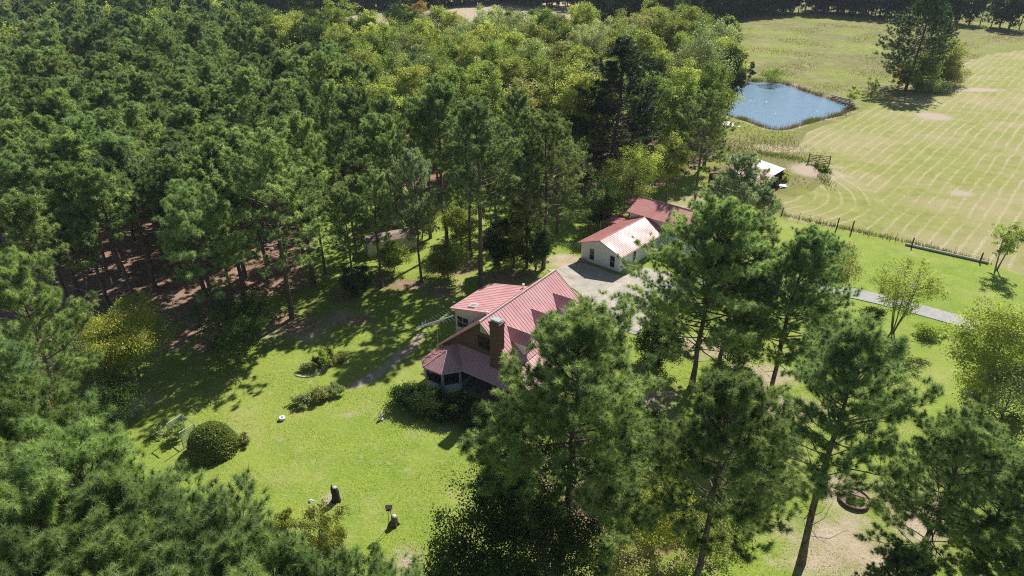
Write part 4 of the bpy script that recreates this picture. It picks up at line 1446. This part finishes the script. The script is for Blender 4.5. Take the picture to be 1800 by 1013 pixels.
broad('broadleaf_tree', 516, 695, 452, 3.9, 2.6, 'leaf_green', 'low bright green tree in front of the long shed', base=(692, 478), cb=.15, size=.16, n=12000)
broad('broadleaf_tree', 517, 790, 433, 5.4, 3.2, 'leaf_green', 'low spreading green tree right of the slender pine trunk', base=(788, 490), cb=.15, size=.16, n=12000)
broad('broadleaf_tree', 518, 805, 362, 8.0, 3.4, 'leaf_yellowgreen', 'yellow green tree behind the straight pine trunk, right of the long shed', base=(812, 436), cb=.2, size=.18)
broad('broadleaf_tree', 519, 745, 352, 6.0, 2.8, 'leaf_yellowgreen', 'yellow green tree left of the straight pine trunk, behind the shed', base=(742, 420), cb=.15, size=.18)
broad('broadleaf_tree', 520, 630, 465, 4.6, 2.4, 'leaf_dark', 'round grey green bushy tree in the shade in front of the shed door', base=(628, 520), cb=.06, size=.14, n=12000)
broad('roadside_tree', 521, 1592, 442, 10.4, 4.0, 'leaf_yellowgreen', 'many stemmed tree with thin yellow green leaves beside the driveway', base=(1569, 584), cb=.22, n_cl=70, n=9000, size=.17, stems=5, cl_r=.22)
broad('roadside_tree', 522, 1490, 428, 8.2, 3.0, 'leaf_yellowgreen', 'yellowish tree behind the rounded top pine, across the driveway', cb=.25, n_cl=45, n=6500, size=.17, stems=3)
broad('pasture_tree', 523, 1762, 383, 8.0, 2.6, 'leaf_green', 'small lone tree at the end of the grey pole by the wire fence', base=(1751, 475), cb=.2, n_cl=40, n=3600, size=.2, cl_r=.24, stems=2)
broad('broadleaf_tree', 524, 1800, 522, 13.0, 4.6, 'leaf_yellowgreen', 'tree with yellowish green leaves at the right edge below the driveway', cb=.12, n_cl=80, n=24000, size=.2)
broad('broadleaf_tree', 525, 1800, 640, 9.0, 4.0, 'leaf_grey', 'grey green tree cut by the right edge under the yellowish one', cb=.1, n=12000, size=.18)
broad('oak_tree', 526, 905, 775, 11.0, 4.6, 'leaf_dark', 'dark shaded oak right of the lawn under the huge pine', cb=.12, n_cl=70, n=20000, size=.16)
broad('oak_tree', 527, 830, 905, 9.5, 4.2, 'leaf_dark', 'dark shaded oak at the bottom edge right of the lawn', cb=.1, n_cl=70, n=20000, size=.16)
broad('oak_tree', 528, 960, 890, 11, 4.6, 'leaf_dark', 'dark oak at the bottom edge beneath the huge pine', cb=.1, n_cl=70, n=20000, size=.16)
broad('undergrowth_tree', 529, 1165, 840, 7.5, 3.4, 'leaf_yellow', 'gold and green undergrowth tree at the bottom between two tall pines', cb=.1, n_cl=55, n=13000, size=.15)
broad('undergrowth_tree', 530, 1090, 930, 6.0, 2.8, 'leaf_tan', 'dull tan undergrowth tree at the bottom left of the gold one', cb=.1, n_cl=40, n=8000, size=.15)
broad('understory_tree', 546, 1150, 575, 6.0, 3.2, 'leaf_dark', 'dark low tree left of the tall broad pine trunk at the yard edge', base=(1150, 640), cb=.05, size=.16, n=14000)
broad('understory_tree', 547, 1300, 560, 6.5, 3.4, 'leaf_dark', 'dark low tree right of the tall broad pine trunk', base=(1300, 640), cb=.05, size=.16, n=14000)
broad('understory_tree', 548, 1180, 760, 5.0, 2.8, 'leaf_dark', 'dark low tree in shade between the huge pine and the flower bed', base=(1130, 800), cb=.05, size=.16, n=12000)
broad('undergrowth_tree', 531, 1250, 900, 6.0, 3.0, 'leaf_green', 'green undergrowth tree behind the pine with bare grey limbs', cb=.1, n_cl=40, n=9000, size=.15)
broad('undergrowth_tree', 532, 555, 890, 5.0, 2.0, 'leaf_yellow', 'yellow small tree peeping over the lower left stand beside the lawn', cb=.1, n_cl=26, n=5000, size=.13)
broad('bank_tree', 533, 1642, 62, 14, 6.0, 'leaf_yellowgreen', 'olive and yellow broadleaf tree right of the big ragged pine beyond the pond', base=(1644, 150), cb=.04, n_cl=110, n=22000, size=.34)
broad('bank_tree', 534, 1610, 100, 11, 5.5, 'leaf_green', 'lower green tree at the foot of the big ragged pine', base=(1610, 160), cb=.03, n_cl=80, n=14000, size=.32)
broad('bank_tree', 535, 1580, 110, 7.5, 2.6, 'leaf_orange', 'small orange tinted tree left of the ragged pine foot', base=(1578, 158), cb=.06, n_cl=30, n=4000, size=.26)
broad('bank_tree', 536, 1541, 128, 7.0, 2.0, 'leaf_yellowgreen', 'thin yellow sapling in the shadow behind the pond dock', cb=.15, n_cl=18, n=1600, size=.26)
broad('bank_tree', 537, 1502, 148, 5.6, 2.2, 'leaf_yellowgreen', 'pale yellow green sapling directly beside the pond dock', cb=.1, n_cl=18, n=1800, size=.26)
broad('bank_tree', 538, 1319, 113, 5.6, 2.0, 'leaf_dark', 'narrow dark shrubby tree at the far bank of the pond', base=(1316, 141), cb=.05, n_cl=18, n=2400, size=.26)
broad('bank_tree', 539, 1355, 120, 5.2, 4.2, 'leaf_green', 'wide bushy tree at the far bank of the pond', base=(1357, 145), cb=.02, n_cl=36, n=4000, size=.26)
broad('orange_tree', 540, 735, -2, 14, 3.6, 'leaf_orange', 'bright orange tree above the wood against the dry field', base=None, cb=.15, n_cl=30, n=4000, size=.5)
broad('yellow_tree', 541, 714, 4, 14, 3.2, 'leaf_yellow', 'yellow tree left of the bright orange one above the wood', cb=.15, n_cl=30, n=4000, size=.5)
broad('yellow_tree', 542, 690, 8, 11, 1.8, 'leaf_yellow', 'narrow yellow tree against the dry field left of the orange tree', cb=.1, n_cl=20, n=2000, size=.45)
broad('yellow_tree', 543, 512, 14, 19, 5.4, 'leaf_yellowgreen', 'large dome shaped yellow green tree before the dry field', cb=.1, n_cl=70, n=9000, size=.45)
broad('yellow_tree', 544, 560, 12, 15, 3.8, 'leaf_yellowgreen', 'smaller dome shaped yellow green tree right of the large dome', cb=.1, n_cl=50, n=6000, size=.45)
broad('yellow_tree', 545, 487, 12, 17, 3.2, 'leaf_yellow', 'yellowish tree overlapping the left side of the large dome tree', cb=.1, n_cl=40, n=5000, size=.45)

# the broadleaf wood
taken = []
WL = {'green': 'green broadleaf tree crowded in the wood behind the dark pines', 'yellowgreen': 'yellow green broadleaf tree crowded in the wood behind the dark pines',
      'tan': 'tan leafed tree crowded in the wood behind the dark pines', 'grey': 'grey green tree crowded in the wood behind the dark pines', 'dark': 'dark green tree crowded in the wood behind the dark pines'}
for j in range(700):
    y = rnd.uniform(122, 206)
    x = rnd.uniform(-75, 52)
    inside = sdist(np.array([x]), np.array([y]), wood_poly)[0] > -1
    if not inside or any((x - a) ** 2 + (y - b) ** 2 < 6.3 ** 2 for a, b in taken): continue
    if (x - 17.9) ** 2 + (y - 120.4) ** 2 < 36 or (x - 41) ** 2 + (y - 152) ** 2 < 36 or (x + 49.7) ** 2 + (y - 163) ** 2 < 49: continue
    taken.append((x, y))
    kd = rnd.choices(['green', 'yellowgreen', 'tan', 'grey', 'dark'], [34, 34, 9, 14, 9])[0]
    if x < -30: kd = rnd.choices(['green', 'yellowgreen', 'dark'], [40, 25, 35])[0]
    h_ = rnd.uniform(20, 23.5) + max(0, (y - 150)) * .055
    place('broadleaf_tree', rnd.choice(HARD[kd]), x, y, rnd.uniform(0, 6.28), h_ / 22, WL[kd], 'tree', 'trees of the broadleaf wood')

# the pine plantation: nearest ones as single trees, the far mass as one object
pts = []
y = 46.0
row_ = 0
while y < 420:
    stp = 5.6 if y < 110 else (6.2 if y < 220 else 6.8)
    xl, xr = -.98 * y - 16, -20
    x = xl + (row_ % 2) * stp / 2
    while x < xr:
        X, Y = x + rnd.uniform(-1.6, 1.6), y + rnd.uniform(-1.6, 1.6)
        pts.append((X, Y))
        x += stp
    y += stp * .88
    row_ += 1
pa = np.array(pts)
dd = sdist(pa[:, 0], pa[:, 1], forest_poly)
pa = pa[dd > .5]
keep = []
clear = [(at(392, 602), 5), (at(514, 560), 3), (at(205, 640), 8), (at(150, 680), 6), (Vector((-38, 49.7)), 4), (Vector((-49.7, 163)), 7), (Vector((-68.8, 222)), 8), (Vector((-62, 222)), 8), (at(120, 690), 6)]
for X, Y in pa:
    if Y < 70 and X > -33: continue
    if any((X - c.x) ** 2 + (Y - c.y) ** 2 < r_ * r_ for c, r_ in clear): continue
    if Y > 170 and X > -.345 * Y + 6: continue
    keep.append((X, Y))
keep.sort(key=lambda p: p[0] ** 2 + p[1] ** 2)
# only those whose crown can show in the frame
vis = [p for p in keep if abs(p[0]) < (p[1] * .883 + 12) * .75 + 4]
near, far = vis[:285], vis[285:]
for X, Y in near:
    h_ = rnd.uniform(15, 21.5)
    if rnd.random() < .12:
        place('pine_tree', rnd.choice(MIDP), X, Y, rnd.uniform(0, 6.28), rnd.uniform(20, 23) / 22, 'bigger wide crowned pine rising above the plantation rows', 'pine tree', 'big pines among the plantation', (rnd.gauss(0, .03), rnd.gauss(0, .03)))
        continue
    place('plantation_pine', rnd.choice(PLANT), X, Y, rnd.uniform(0, 6.28), h_ / 18 * 1.12, 'slim plantation pine in the close planted rows left of the lawn', 'pine tree', 'pines of the plantation', (rnd.gauss(0, .02), rnd.gauss(0, .02)), 1 / 1.12)
# scattered broadleaf trees in the far part
hard_far = []
rest = []
for X, Y in far:
    (hard_far if rnd.random() < (.03 if Y < 200 else .06) and len(hard_far) < 85 else rest).append((X, Y))
for X, Y in hard_far:
    kd = rnd.choices(['green', 'yellowgreen', 'tan', 'dark', 'orange'], [30, 34, 22, 12, 1.0])[0]
    h_ = rnd.uniform(15, 19)
    place('broadleaf_tree', FARH[kd], X, Y, rnd.uniform(0, 6.28), h_ / 18, {'green': 'green', 'yellowgreen': 'yellow green', 'tan': 'tan', 'dark': 'dark green', 'orange': 'orange'}[kd] + ' rounded tree scattered among the far plantation pines', 'tree', 'broadleaf trees in the far plantation')


def scatter(name, points, protos, label, cat, s_lo, s_hi, seed=1):
    protos = list(protos)
    """one object holding a far mass of trees, through geometry nodes"""
    hid = bpy.data.collections.new(name + '_kinds')
    for i, (tm, cm) in enumerate(protos):
        # trunk and crown joined
        bmv = []
        o1 = bpy.data.objects.new(name + '_kind', cm)
        o2 = bpy.data.objects.new(name + '_kind_trunk', tm)
        e = bpy.data.collections.new(name + '_one')
        e.objects.link(o1)
        e.objects.link(o2)
        hid.children.link(e)
    me_ = bpy.data.meshes.new(name)
    me_.from_pydata([(p[0], p[1], 0) for p in points], [], [])
    o = bpy.data.objects.new(name, me_)
    C.objects.link(o)
    ng = bpy.data.node_groups.new(name, 'GeometryNodeTree')
    ng.interface.new_socket('Geometry', in_out='INPUT', socket_type='NodeSocketGeometry')
    ng.interface.new_socket('Geometry', in_out='OUTPUT', socket_type='NodeSocketGeometry')
    gi, go = ng.nodes.new('NodeGroupInput'), ng.nodes.new('NodeGroupOutput')
    ci = ng.nodes.new('GeometryNodeCollectionInfo')
    ci.inputs['Collection'].default_value = hid
    ci.inputs['Separate Children'].default_value = True
    ip = ng.nodes.new('GeometryNodeInstanceOnPoints')
    ip.inputs['Pick Instance'].default_value = True
    rv = ng.nodes.new('FunctionNodeRandomValue')
    rv.data_type = 'FLOAT'
    rv.inputs[2].default_value = s_lo
    rv.inputs[3].default_value = s_hi
    rr = ng.nodes.new('FunctionNodeRandomValue')
    rr.data_type = 'FLOAT_VECTOR'
    rr.inputs[0].default_value = (-.03, -.03, 0)
    rr.inputs[1].default_value = (.03, .03, 6.28)
    ri = ng.nodes.new('FunctionNodeRandomValue')
    ri.data_type = 'INT'
    ri.inputs[4].default_value = 0
    ri.inputs[5].default_value = len(protos) - 1
    ri.inputs['Seed'].default_value = seed
    L = ng.links.new
    L(gi.outputs[0], ip.inputs['Points'])
    L(ci.outputs[0], ip.inputs['Instance'])
    L(rv.outputs[1], ip.inputs['Scale'])
    L(rr.outputs[0], ip.inputs['Rotation'])
    L(ri.outputs[2], ip.inputs['Instance Index'])
    L(ip.outputs[0], go.inputs[0])
    md = o.modifiers.new('trees', 'NODES')
    md.node_group = ng
    return tag(o, label, cat, None, 'stuff')


scatter('far_forest', rest, FARP * 3 + [FARH['green'], FARH['green'], FARH['yellowgreen'], FARH['tan'], FARH['dark']], 'distant mixed pine forest running up to the top left corner', 'forest', .72, 1.18)

# far tree lines
def line_of(pts_, step, rows, kinds, label, group, hlo, hhi, seed, back=None, name='far_wood'):
    """front row as single trees, the closed rows behind as one mass"""
    rr = random.Random(seed)
    P_ = [Vector(p) for p in pts_]
    mass = []
    for a, b in zip(P_[:-1], P_[1:]):
        d = (b - a)
        n = max(1, int(d.length / step))
        nr = Vector((-d.y, d.x)).normalized()
        for w in range(rows):
            for k in range(n):
                p = a.lerp(b, (k + rr.random()) / n) + nr * (w * step * .85 + rr.uniform(-1.5, 1.5))
                if w > 0 and back:
                    mass.append((p.x, p.y))
                    continue
                kd = rr.choice(kinds)
                h_ = rr.uniform(hlo, hhi)
                if kd == 'pine':
                    place('pine_tree', rr.choice(LINEP), p.x, p.y, rr.uniform(0, 6.28), h_ / 18, label, 'pine tree', group)
                else:
                    place('broadleaf_tree', FARH[kd], p.x, p.y, rr.uniform(0, 6.28), h_ / 18, label, 'tree', group)
    if mass:
        scatter(name, mass, LINEP + [FARH['dark'], FARH['green']], back, 'wood', hlo / 18, hhi / 18 * 1.05, seed)


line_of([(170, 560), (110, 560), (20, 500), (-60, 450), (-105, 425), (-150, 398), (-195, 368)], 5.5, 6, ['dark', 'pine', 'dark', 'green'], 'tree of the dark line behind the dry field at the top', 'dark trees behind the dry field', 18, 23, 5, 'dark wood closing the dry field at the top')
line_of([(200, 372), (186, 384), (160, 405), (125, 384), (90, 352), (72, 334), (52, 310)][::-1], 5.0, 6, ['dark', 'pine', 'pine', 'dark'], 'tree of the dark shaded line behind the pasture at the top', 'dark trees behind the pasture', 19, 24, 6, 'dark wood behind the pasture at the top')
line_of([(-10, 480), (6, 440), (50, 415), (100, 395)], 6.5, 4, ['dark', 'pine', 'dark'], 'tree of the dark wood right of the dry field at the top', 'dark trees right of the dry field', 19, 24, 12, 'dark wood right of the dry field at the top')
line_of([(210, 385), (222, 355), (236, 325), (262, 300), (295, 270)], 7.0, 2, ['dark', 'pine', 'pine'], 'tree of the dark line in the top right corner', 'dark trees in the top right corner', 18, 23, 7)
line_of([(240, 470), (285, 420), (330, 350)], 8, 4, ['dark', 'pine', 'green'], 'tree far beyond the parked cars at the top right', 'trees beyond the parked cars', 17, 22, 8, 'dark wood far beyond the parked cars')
line_of([(-60, 218), (-76, 238), (-84, 262)], 8, 1, ['green', 'pine', 'tan'], 'tree at the edge between the plantation and the dry field', 'trees edging the dry field', 12, 15, 9)
line_of([(60, 205), (78, 255), (70, 300), (52, 330)], 9, 1, ['green', 'pine', 'dark'], 'tree at the shaded left edge of the pasture', 'trees left of the pasture', 14, 18, 10)

# ---------------------------------------------------------------- shrubs
def bush(name, seed, px, py, rx, ry, rz, n, size, mat, label, rag=.12, cat='shrub', rot=0.0, group=None, loose=None):
    g_ = at(px, py)
    if name != 'round_bush':
        ms = broad_meshes(name, seed, rz * 1.12, .0, rx * 1.15, max(9, int(10 * rx)), int(n * .8), size * 1.2, M[mat], 'grey_bark', cl_r=.36, stems=4, trunk_r=.06, shell=.35)
        o = place(name, ms, g_.x, g_.y, rot, 1, label, cat, group)
        o.scale = (1, ry / rx, 1)
        return o
    me_ = shell_bush(name, seed, rx, ry, rz, n, size, M[mat], rag)
    o = bpy.data.objects.new(name, me_)
    C.objects.link(o)
    o.location = (g_.x, g_.y, 0)
    o.rotation_euler.z = rot
    return tag(o, label, cat, group)


bush('round_bush', 701, 376, 790, 2.35, 2.1, 3.0, 26000, .13, 'leaf_green', 'large rounded olive green bush beside the white net frame', .1)
bush('shrub', 702, 432, 778, .75, .7, 1.0, 2600, .12, 'leaf_tan', 'small pale shrub at the right foot of the large rounded bush', .3)
bush('shrub', 703, 316, 770, .7, .7, 1.7, 2600, .12, 'leaf_green', 'small green shrub inside the white net frame', .3)
bush('shrub', 704, 285, 762, .9, .8, .9, 1200, .12, 'leaf_grey', 'thin grey green shrub left of the white net frame', .35)
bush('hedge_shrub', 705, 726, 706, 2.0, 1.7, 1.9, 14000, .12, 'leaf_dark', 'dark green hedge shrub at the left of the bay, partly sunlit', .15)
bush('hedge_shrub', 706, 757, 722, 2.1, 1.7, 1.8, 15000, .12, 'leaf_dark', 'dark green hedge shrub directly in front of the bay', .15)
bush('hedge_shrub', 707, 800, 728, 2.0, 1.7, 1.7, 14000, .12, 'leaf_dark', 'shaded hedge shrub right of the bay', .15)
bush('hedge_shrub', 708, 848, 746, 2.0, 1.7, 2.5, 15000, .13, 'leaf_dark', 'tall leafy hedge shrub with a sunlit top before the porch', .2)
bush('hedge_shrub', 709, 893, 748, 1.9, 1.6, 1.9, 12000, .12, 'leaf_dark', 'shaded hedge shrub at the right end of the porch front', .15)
bush('garden_shrub', 710, 532, 712, 1.0, .9, 1.2, 4200, .12, 'leaf_grey', 'pale green garden shrub at the lower left end of the row on the lawn', .3)
bush('garden_shrub', 711, 560, 704, 1.1, .9, 1.15, 4200, .12, 'leaf_tan', 'olive tan garden shrub in the middle of the row on the lawn', .3)
bush('garden_shrub', 712, 588, 694, 1.0, .9, 1.1, 3600, .12, 'leaf_grey', 'grey green garden shrub at the right end of the row on the lawn', .3)
bush('feathery_shrub', 713, 577, 642, .9, .8, 2.5, 6000, .1, 'leaf_green', 'tall feathery green shrub in the stone edged bed', .35)
bush('feathery_shrub', 714, 561, 641, .7, .6, 1.3, 2600, .1, 'leaf_dark', 'dark shrub left of the tall feathery one', .3)
bush('garden_shrub', 715, 597, 636, 1.1, .7, .9, 2600, .12, 'leaf_tan', 'low tan plant right of the tall feathery shrub', .35)
bush('garden_shrub', 716, 541, 650, .9, .7, .9, 2000, .12, 'leaf_grey', 'bluish grey low plant at the left of the stone edged bed', .35)
bush('orange_shrub', 717, 105, 735, 1.6, 1.3, 2.4, 3600, .14, 'leaf_orange', 'orange leafed shrub at the left behind the lower left stand', .35)
bush('shrub', 718, 590, 955, 1.2, 1.0, 1.7, 3600, .12, 'leaf_yellow', 'yellow shrub at the edge of the lawn beside the lower left stand', .35)
bush('shrub', 719, 505, 925, 1.0, .9, 1.2, 3000, .12, 'leaf_yellow', 'golden shrub behind the lower left stand, left of the charred stump', .35)
bush('driveway_shrub', 720, 1535, 560, 1.6, 1.0, 1.2, 4000, .13, 'leaf_dark', 'dark low shrub at the near edge of the driveway', .25)
bush('driveway_shrub', 721, 1635, 590, 2.2, 1.4, 1.2, 4200, .15, 'leaf_green', 'low green shrub right of the many stemmed tree by the driveway', .35)
bush('bank_shrub', 722, 1640, 163, 4.6, 3.0, 2.8, 7000, .26, 'leaf_grey', 'low grey green thicket below the olive tree beyond the pond', .25)
bush('bank_shrub', 723, 1672, 150, 4.6, 3.6, 5.0, 7000, .26, 'leaf_tan', 'orange tan thicket right of the olive tree beyond the pond', .3)
bush('ditch_shrub', 724, 1446, 298, 1.2, 2.6, .9, 2600, .2, 'leaf_green', 'low green weeds along the gate', .3)
bush('barn_shrub', 725, 1374, 318, 1.2, 1.0, 1.4, 1800, .2, 'leaf_yellowgreen', 'light green shrub at the dark open end of the barn', .3)
# stones edging the garden bed
sbm = MB()
rs_ = np.random.RandomState(9)
bed = tag(empty('bed_edging', at(565, 655)), 'curved edging of small pale stones round the garden bed on the lawn', 'edging')
bo = bed.location.copy()
for k in range(46):
    f = k / 45
    p = at(520 + 90 * f, 660 - 2 * f - 26 * f ** 1.6 + 6 * math.sin(f * 6)) - bo
    q = rs_.uniform(.09, .17)
    sbm.lathe([(.01, q), (q * .8, q * .7), (q, 0)], p.x, p.y, 6)
sbm.build('stone', M['stone'], bed)['kind'] = 'stuff'


# ---------------------------------------------------------------- reeds and weeds
def grass_mass(name, samples, h, w, mat, label, seed=1, cat='grass'):
    rs_ = np.random.RandomState(seed)
    P_ = np.array(samples, float)
    n = len(P_)
    d = unit(np.stack([rs_.normal(0, .35, n), rs_.normal(0, .35, n), np.ones(n)], 1))
    hh = h * rs_.uniform(.4, 1.15, (n, 1))
    sd_ = unit(np.cross(d, rs_.normal(size=(n, 3)))) * w / 2
    V_ = np.stack([P_ - sd_, P_ + sd_, P_ + d * hh + sd_ * .1], 1).reshape(-1, 3)
    o = bpy.data.objects.new(name, np_mesh(name, V_, np.arange(3 * n).reshape(n, 3), mat, np.repeat(rs_.uniform(0, 1, n), 3)))
    C.objects.link(o)
    return tag(o, label, cat, None, 'stuff')


M['reeds'] = foliage('dry_reeds', (.16, .09, .055), (.34, .24, .14), (.22, .2, .09), .3)
M['weeds'] = foliage('green_weeds', (.06, .11, .02), (.22, .27, .06), (.2, .18, .06), .4)
M['lawn_blade'] = foliage('lawn_grass_blades', (.10, .19, .02), (.24, .32, .05), (.2, .26, .04), .4)
rs_ = np.random.RandomState(21)
sm = []
for i in range(len(wp)):
    a, b = np.array(wp[i]), np.array(wp[(i + 1) % len(wp)])
    L_ = np.linalg.norm(b - a)
    for _ in range(int(L_ * 42)):
        f = rs_.uniform()
        dens = .5 + .5 * math.sin((a[0] + (b[0] - a[0]) * f) * .9) * math.cos((a[1] + (b[1] - a[1]) * f) * .7)
        if rs_.uniform() > .25 + dens: continue
        p = a + (b - a) * f
        out = p - np.array([cx_, cy_])
        out /= np.linalg.norm(out)
        q = p + out * (abs(rs_.normal(0, .9)) - .1) + rs_.normal(0, .2, 2)
        sm.append((q[0], q[1], -.45))
grass_mass('pond_reeds', sm, 1.35, .1, M['reeds'], 'brown reeds growing along the pond bank', 3, 'reeds')
sm = []
for (x0, y0), (x1, y1), wd, cnt in (((1262, 262), (1330, 268), 4, 1500), ((1330, 268), (1420, 284), 1.2, 800), ((1374, 378), (1600, 427), .35, 600), ((1600, 427), (1740, 463), .35, 350), ((1440, 292), (1455, 330), 1.3, 400), ((1262, 250), (1420, 262), 4, 900)):
    a, b = at(x0, y0), at(x1, y1)
    for _ in range(cnt):
        p = a.lerp(b, rs_.uniform())
        sm.append((p.x + rs_.normal(0, wd * .5), p.y + rs_.normal(0, wd), 0))
grass_mass('tall_weeds', sm, .75, .1, M['weeds'], 'tall weeds along the ditch and under the wire fence', 5, 'weeds')
sm = []
n_ = 90000
xs = rs_.uniform(35, 260, n_)
ys = rs_.uniform(120, 400, n_)
okf = (sdist(xs, ys, field_poly) > 2) & (sdist(xs, ys, hay_poly) < -1) & (sdist(xs, ys, pond) < -1.5)
pt = np.sin(xs * .21 + 2 * np.sin(ys * .09)) + np.sin(ys * .17 + 1.7 * np.sin(xs * .11)) + rs_.normal(0, .5, n_)
okf &= pt > .5
grass_mass('pasture_weeds', np.stack([xs[okf], ys[okf], np.zeros(okf.sum())], 1), .5, .22, M['reeds'], 'brownish weeds standing in patches across the pasture', 8, 'weeds')
sm = []
for k in range(11):
    i = rs_.randint(len(wp))
    b_ = np.array(wp[i])
    out = (b_ - np.array([cx_, cy_])) / np.linalg.norm(b_ - np.array([cx_, cy_]))
    for _ in range(260):
        q = b_ + out * rs_.uniform(0, 1.6) + rs_.normal(0, .9, 2)
        sm.append((q[0], q[1], -.35))
grass_mass('bank_weeds', sm, 1.0, .13, M['weeds'], 'clumps of green weeds on the pond bank', 9, 'weeds')
# lawn tufts, dense near the camera
n_ = 150000
xs = rs_.uniform(-34, 40, n_)
ys = rs_.uniform(33, 86, n_)
dl = np.maximum(sdist(xs, ys, forest_poly), sdist(xs, ys, pxpoly([(965, 476), (1022, 462), (1095, 488), (1190, 520), (1120, 590), (1010, 510)])))
patch = np.sin(xs * .8 + 2 * np.sin(ys * .35)) + np.sin(ys * .9 + 1.7 * np.sin(xs * .3))
loc_h = np.stack([(xs - HOUSE.x) * math.cos(HR) + (ys - HOUSE.y) * math.sin(HR), -(xs - HOUSE.x) * math.sin(HR) + (ys - HOUSE.y) * math.cos(HR)], 1)
inh = (loc_h[:, 0] > -7.3) & (loc_h[:, 0] < 7) & (loc_h[:, 1] > -3.4) & (loc_h[:, 1] < 14.2)
ok = (dl < -.6) & ~inh & (patch + rs_.normal(0, .9, n_) > -.4)
grass_mass('lawn_grass', np.stack([xs[ok], ys[ok], np.zeros(ok.sum())], 1), .13, .05, M['lawn_blade'], 'short bright green grass tufts of the lawn', 6)

# ---------------------------------------------------------------- the air
hz = MB().box(-3200, -1300, -3, 3200, 4200, 60).build('haze', None)
t = NT('haze_air')
pv = t.n('ShaderNodeVolumePrincipled')
pv.inputs['Color'].default_value = (.78, .87, 1.0, 1)
pv.inputs['Density'].default_value = .00011
pv.inputs['Anisotropy'].default_value = 0.0
t.l(pv.outputs[0], t.out.inputs['Volume'])
hz.data.materials.append(t.m)
tag(hz, 'thin bluish haze over the distant woods', 'haze', None, 'stuff')
